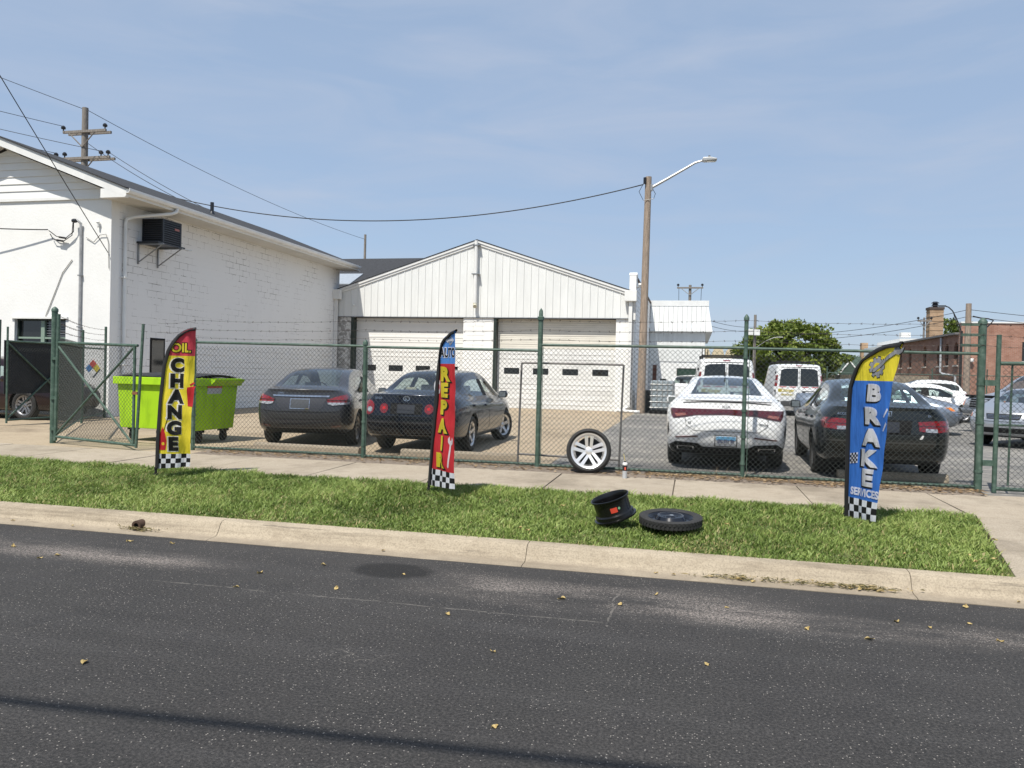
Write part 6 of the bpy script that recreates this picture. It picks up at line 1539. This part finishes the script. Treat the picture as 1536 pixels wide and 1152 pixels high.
bar = [(-.86, .955), (-.84, .86), (-.80, .80), (-.62, .83), (-.45, .865), (0, .885), (.45, .865), (.62, .83), (.80, .80), (.84, .86), (.86, .955), (.45, .96), (0, .965), (-.45, .96)]
o = c.poly('tail_light_bar', 'rear', bar, TAILD, eps=.012)
for g in (-1, 1):
    c.poly('reverse_lens', 'rear', [(g * .60, .855), (g * .76, .83), (g * .78, .875), (g * .62, .89)], mat('pink_lens', (.30, .12, .10), .12, coat=.8), eps=.017, par=o)
    c.poly('bumper_reflector', 'rear', [(g * .42, .525), (g * .76, .495), (g * .76, .512), (g * .42, .545)], TAILD, eps=.008)
    c.poly('side_vent', 'rear', [(g * .865, .60), (g * .895, .50), (g * .90, .66), (g * .885, .74)], TRIMB, eps=.006)
    e_ = c.poly('exhaust_tip', 'rear', [(g * .48, .30), (g * .74, .30), (g * .74, .37), (g * .48, .37)], CHROME, eps=.02); c.poly('exhaust_hole', 'rear', [(g * .50, .312), (g * .72, .312), (g * .72, .358), (g * .50, .358)], BLK, eps=.025, par=e_)
c.poly('lower_diffuser', 'rear', [(-.86, .18), (.86, .18), (.88, .36), (.76, .44), (.42, .42), (.34, .37), (-.34, .37), (-.42, .42), (-.76, .44), (-.88, .36)], TRIMB, eps=.010)
c.line('hatch_gap', 'rear', [(-.62, .82), (-.60, .70), (-.48, .62), (.48, .62), (.60, .70), (.62, .82)], .010, mat('seam_grey', (.2, .2, .2), .6))
c.line('spoiler_edge', 'rear', [(-.66, 1.045), (-.3, 1.07), (0, 1.075), (.3, 1.07), (.66, 1.045)], .016)
PL = c.plate('rear', .0, .475, .31, .16, mat('plate_white', (.7, .72, .74), .4), TRIMB, eps=.016)
c.poly('plate_sky_band', 'rear', [(-.145, .49), (.145, .49), (.145, .545), (-.145, .545)], mat('plate_blue', (.16, .42, .66), .4), eps=.020, par=PL); c.text('DC 571 50', 'rear', 0, .475, .075, mat('plate_ink', (.05, .07, .2), .5), .012, .72, 'plate_lettering', .024, par=PL)
c.text('KIA', 'rear', 0, 1.0, .055, GREYM, .015, 1.5); c.text('K5', 'rear', -.55, .745, .045, GREYM); c.text('GT-Line', 'rear', .55, .745, .04, GREYM)
fin = MB(); fin.prism([(1.72, 0), (1.92, 0), (1.90, .03), (1.74, .075)], -.012, .012, 'YZ'); fin.v = [(x, y, z + 1.475) for x, y, z in fin.v]; obj('roof_fin', fin, TRIMB, c.t)

# ---- dark grey mid-size sedan behind the blue flag
AG = paint('graphite_paint', (.028, .033, .034), .25, .5)
c = Car('parked_car', 'dark graphite sedan with wide red tail lamps parked behind the blue flag', 'car', (2.72, 11.9, .195), math.radians(-2.2), AG)
c.shell(sedan_st(4.80, .915, 1.475, 1.09, .66, 1.075, 1.5, 2.9, 3.85, 1.0, .90, zbelt=.96), [.10, -.02, -.05, .0, .02, .02, 0], [0, .06, .08, .04, 0, 0, 0], .12, .14, wheels=((1.05, .905), (3.79, .905)), R=.325, **SG)
c.wheels((1.05, 3.79), .905, .325, m=ALLOYD); c.mirrors(3.25, 1.0, .89); c.seats(1.6, 2.6, .52, mat('grey_leather', (.34, .34, .32), .7), shelf=(.98, 1.05, .5), dash=(3.35, .9))
c.doors([(2.3, 2.35), (1.4, 1.25)], .36, .94, [(2.1, .85), (1.28, .87)])
tl_ = [(.40, .885), (.42, .755), (.60, .735), (.84, .755), (.86, .86), (.82, .91), (.60, .90)]
for g, pp in ((1, tl_), (-1, mir(tl_))):
    o = c.poly('tail_light', 'rear', pp, TAILR, eps=.012); c.poly('reverse_lens', 'rear', [(g * .50, .745), (g * .66, .74), (g * .66, .79), (g * .50, .795)], LENS, eps=.016, par=o); c.line('light_divider', 'rear', [(g * .41, .83), (g * .85, .83)], .012, TAILD, eps=.017, par=o)
c.poly('plate_recess', 'rear', [(-.30, .70), (.30, .70), (.33, .90), (-.33, .90)], TRIMB, eps=.004); c.plate('rear', 0, .80, .31, .15, MATS['dark_plate'])
c.line('trunk_gap', 'rear', [(-.84, .70), (.84, .70)], .010); c.line('bumper_step', 'rear', [(-.84, .58), (.84, .58)], .022, paint('graphite_strip', (.07, .075, .075), .3, .5), eps=.008)
o = c.poly('badge', 'rear', [(-.05, .955), (.05, .955), (.062, 1.025), (-.062, 1.025)], CHROME, eps=.008); c.poly('badge_field', 'rear', [(-.042, .962), (.042, .962), (.053, 1.018), (-.053, 1.018)], AG, eps=.011, par=o); c.text('H', 'rear', 0, .99, .06, CHROME, .03, 1.2, eps=.015, par=o)
c.text('ACCORD', 'rear', -.56, .97, .045, CHROME); c.text('EX-L', 'rear', .58, .97, .04, CHROME)
c.poly('bumper_scuff', 'rear', [(.42, .64), (.46, .64), (.48, .69), (.46, .70)], WTRIM, eps=.006)

# ---- two white cargo vans
def van(label, loc, rz, ladder):
    c = Car('cargo_van', label, 'van', loc, rz, paint('van_white', (.76, .77, .77), .35, 0), 'white cargo vans')
    L, hw, H = 5.7, 1.0, 2.12
    st = [(.06, .42, .96, 1.12, .98, 2.00, .80), (.25, .38, .995, 1.14, .995, 2.10, .84), (1.2, .36, 1.0, 1.14, 1.0, 2.12, .86), (2.9, .36, 1.0, 1.14, 1.0, 2.12, .86), (3.5, .36, 1.0, 1.13, 1.0, 2.10, .84), (4.1, .36, 1.0, 1.10, .98, 1.75, .82), (4.6, .36, 1.0, 1.05, .97, 1.18, .84), (5.2, .38, .99, .98, .94, 1.06, .80), (5.55, .42, .92, .9, .86, .96, .74)]
    c.shell(st, [.0, -.02, -.03, -.02, 0, .02, .05], [0, .06, .06, .02, 0, 0, 0], .05, .1, frontg=(4, 5), sideg=(4,), crown=.03, wheels=((1.35, .99), (4.75, .99)), R=.37, glass=CGD)
    c.wheels((1.35, 4.75), .99, .37, w=.24, spokes=8, split=False, m=ALLOYD); c.mirrors(4.25, 1.25, 1.0, TRIMB)
    for g in (-1, 1):
        w = c.poly('rear_window', 'rear', [(g * .05, 1.22), (g * .76, 1.22), (g * .70, 1.86), (g * .56, 1.92), (g * .05, 1.94)], GLASSD, eps=.010)
        o = c.poly('tail_light', 'rear', [(g * .85, 1.20), (g * .955, 1.20), (g * .90, 1.66), (g * .82, 1.66)], TAILR, eps=.014); c.poly('reverse_lens', 'rear', [(g * .86, 1.34), (g * .945, 1.34), (g * .935, 1.44), (g * .855, 1.44)], LENS, eps=.018, par=o)
        for a, b in ((.12, .36), (.50, .76)): c.poly('reflective_tape', 'rear', [(g * a, 1.16), (g * b, 1.16), (g * b, 1.19), (g * a, 1.19)], mat('tape_red', (.5, .03, .03), .5), eps=.006)
        for zz in (1.0, 1.75): obj('door_hinge', MB().box((g * .93, .0, zz), (.05, .05, .09)), TRIMB, c.t)
    c.line('door_gap', 'rear', [(0, .52), (0, 2.0)], .014); c.line('roof_gap', 'rear', [(-.78, 1.985), (.78, 1.985)], .03)
    c.poly('brake_light', 'rear', [(-.12, 2.03), (.12, 2.03), (.12, 2.07), (-.12, 2.07)], TAILR, eps=.012)
    o = c.poly('plate_frame', 'rear', [(.12, .80), (.62, .80), (.62, 1.02), (.12, 1.02)], TRIMB, eps=.014); c.poly('licence_plate', 'rear', [(.24, .83), (.57, .83), (.57, .99), (.24, .99)], MATS['plate_white'], eps=.02, par=o)
    obj('bumper', MB().box((0, -.10, .50), (1.9, .16, .2)), mat('bumper_grey', (.06, .06, .062), .5), c.t, bevel=.04); obj('bumper_step', MB().box((0, -.12, .605), (1.3, .12, .012)), GREYM, c.t)
    ink = mat('sign_gold', (.45, .36, .05), .6)
    c.text('Obinger', 'rear', -.43, 1.02, .17, ink, .03, .9, 'door_lettering'); c.text('SERVICE INC', 'rear', -.45, .86, .10, ink, .03, .85, 'door_lettering'); c.poly('lettering_ring', 'rear', [(-.74 + .075 * math.cos(q), 1.03 + .075 * math.sin(q)) for q in [6.2832 * k / 18 for k in range(18)]], ink, eps=.004)
    for y in (1.0, 2.6, 3.4):
        obj('roof_rack_bar', MB().box((0, y, 2.24), (1.6, .04, .04)), TRIMB, c.t)
        for g in (-1, 1): obj('rack_foot', MB().box((g * .76, y, 2.18), (.05, .06, .14)), TRIMB, c.t)
    if ladder:
        for q in range(3): obj('rack_stake', MB().box((-.78 + q * .12, .9 + q * .6, 2.34), (.03, .03, .28)), TRIMB, c.t)
    return c
van('white cargo van with roof rack right behind the white fastback', (1.1, 26.55, .195), math.radians(1.5), True)
van('white cargo van with gold lettering parked nearer the round tree', (4.23, 33.2, .195), math.radians(1.0), False)

# ---- cars further back
def plain_sedan(label, loc, rz, pm, L=4.6, hw=.89, H=1.46, zd=1.04, R=.32, front=None, seat=None, suv=False):
    c = Car('parked_car', label, 'car', loc, rz, pm)
    if suv:
        st = sedan_st(L, hw, H, 1.12, .30, 1.05, .75, 2.7, 3.5, 1.10, 1.0, zb=.28, wr=.62, zbelt=1.05); k = dict(SG); 
    else: st = sedan_st(L, hw, H, zd, .66, zd, 1.5, 2.85, 3.7, 1.0, .88); k = dict(SG)
    c.shell(st, [.10, -.02, -.05, .0, .02, .02, 0], [0, .05, .07, .04, 0, -.03, -.04], .12, .16, wheels=((.95, hw - .01), (L - .92, hw - .01)), R=R, **k)
    c.wheels((.95, L - .92), hw - .01, R); c.mirrors(3.2, 1.0 if not suv else 1.15, hw - .03); c.seats(1.6, 2.55, .5 if not suv else .65, seat or MATS['grey_cloth'], dash=(3.25, .86))
    c.doors([(2.3, 2.35), (1.4, 1.25)], .4, .92, [(2.1, .82), (1.25, .84)])
    if front:
        for g in (-1, 1):
            o = c.poly('headlight', 'front', [(g * .40, .66), (g * .80, .68), (g * .83, .80), (g * .70, .83), (g * .45, .78)], LENS, eps=.012); c.poly('turn_signal', 'front', [(g * .72, .69), (g * .80, .69), (g * .825, .78), (g * .75, .79)], AMBER, eps=.016, par=o)
        c.poly('grille', 'front', [(-.34, .66), (.34, .66), (.38, .78), (-.38, .78)], TRIMB, eps=.008)
        for zz in (.69, .72, .75): c.line('grille_bar', 'front', [(-.34, zz), (.34, zz)], .008, CHROME, eps=.014)
        c.poly('lower_intake', 'front', [(-.5, .34), (.5, .34), (.46, .46), (-.46, .46)], TRIMB, eps=.006); c.line('bumper_gap', 'front', [(-.82, .60), (.82, .60)], .012)
    else:
        for g in (-1, 1): c.poly('tail_light', 'rear', [(g * .45, .80), (g * .82, .78), (g * .82, .93), (g * .5, .92)], TAILR, eps=.012)
    return c
SILV = paint('silver_paint', (.40, .42, .45), .3, .6); BSIL = paint('blue_silver_paint', (.26, .30, .36), .3, .6)
# facing: rotation pi/2 puts the nose at -x, -pi/2 at +x
plain_sedan('white hatchback with roof spoiler parked far back by the rear fence', (15.1, 48.4, .195), math.radians(88), WP, 4.5, .9, 1.68, suv=True, R=.34)
plain_sedan('white sedan seen side on in front of the white hatchback', (6.4, 33.0, .195), math.radians(-86), WP, 4.55, .89, 1.46)
plain_sedan('silver blue sedan nosing out behind the graphite sedan', (3.2, 25.7, .195), math.radians(-108), BSIL, 4.5, .89, 1.44, front=True)
plain_sedan('pale silver older sedan with clear headlights facing the gate at the right edge', (9.86, 23.3, .195), math.radians(140), SILV, 4.45, .86, 1.38, front=True)
plain_sedan('white car mostly hidden beyond the bulk tote and the van', (-.55, 37.0, .195), math.radians(-22), WP, 4.4, .9, 1.58, suv=True)
plain_sedan('dark maroon car behind the privacy screen at the far left', (-19.7, 16.55, .195), math.radians(-90), paint('maroon_paint', (.016, .004, .005), .3, .3), 4.6, .9, 1.55, R=.36)
# pickup nose
c = Car('pickup_truck', 'silver pickup truck with black grille guard facing left at the right edge', 'truck', (13.7, 27.9, .195), math.radians(112), SILV)
st = [(.06, .55, .92, 1.15, .93, 1.20, .88), (.3, .5, .97, 1.17, .95, 1.22, .90), (1.7, .48, .98, 1.17, .95, 1.22, .90), (1.8, .48, .98, 1.18, .95, 1.30, .80), (2.0, .48, .98, 1.18, .95, 1.80, .68), (2.9, .48, .98, 1.17, .95, 1.86, .68), (3.0, .48, .98, 1.17, .95, 1.86, .68), (3.7, .48, .98, 1.16, .95, 1.80, .68), (4.05, .48, .98, 1.15, .95, 1.5, .76), (4.4, .48, .98, 1.12, .94, 1.2, .82), (5.1, .5, .97, 1.08, .90, 1.14, .80), (5.5, .52, .90, 1.0, .84, 1.06, .74)]
c.shell(st, [0] * 7, [0, .06, .08, .04, 0, -.02, -.04], .03, .08, sideg=(4, 6, 7), frontg=(7, 8), rearg=(3,), crown=.04, wheels=((1.1, .97), (4.6, .97)), R=.39)
c.wheels((1.1, 4.6), .97, .39, w=.25, spokes=6, split=False); c.mirrors(4.0, 1.25, .95, TRIMB)
for g in (-1, 1):
    o = c.poly('headlight', 'front', [(g * .52, .80), (g * .86, .80), (g * .88, 1.0), (g * .54, 1.0)], LENS, eps=.012); c.poly('turn_signal', 'front', [(g * .74, .81), (g * .86, .81), (g * .875, .99), (g * .76, .99)], AMBER, eps=.016, par=o)
c.poly('grille', 'front', [(-.48, .76), (.48, .76), (.50, 1.02), (-.50, 1.02)], TRIMB, eps=.012)
for zz in (.82, .89, .96): c.line('grille_bar', 'front', [(-.47, zz), (.47, zz)], .018, GREYM, eps=.02)
obj('bumper', MB().box((0, 5.62, .62), (1.86, .16, .2)), CHROME, c.t, bevel=.04); obj('hood_guard', MB().box((0, 5.5, 1.10), (1.5, .12, .07)), TRIMB, c.t, bevel=.02)
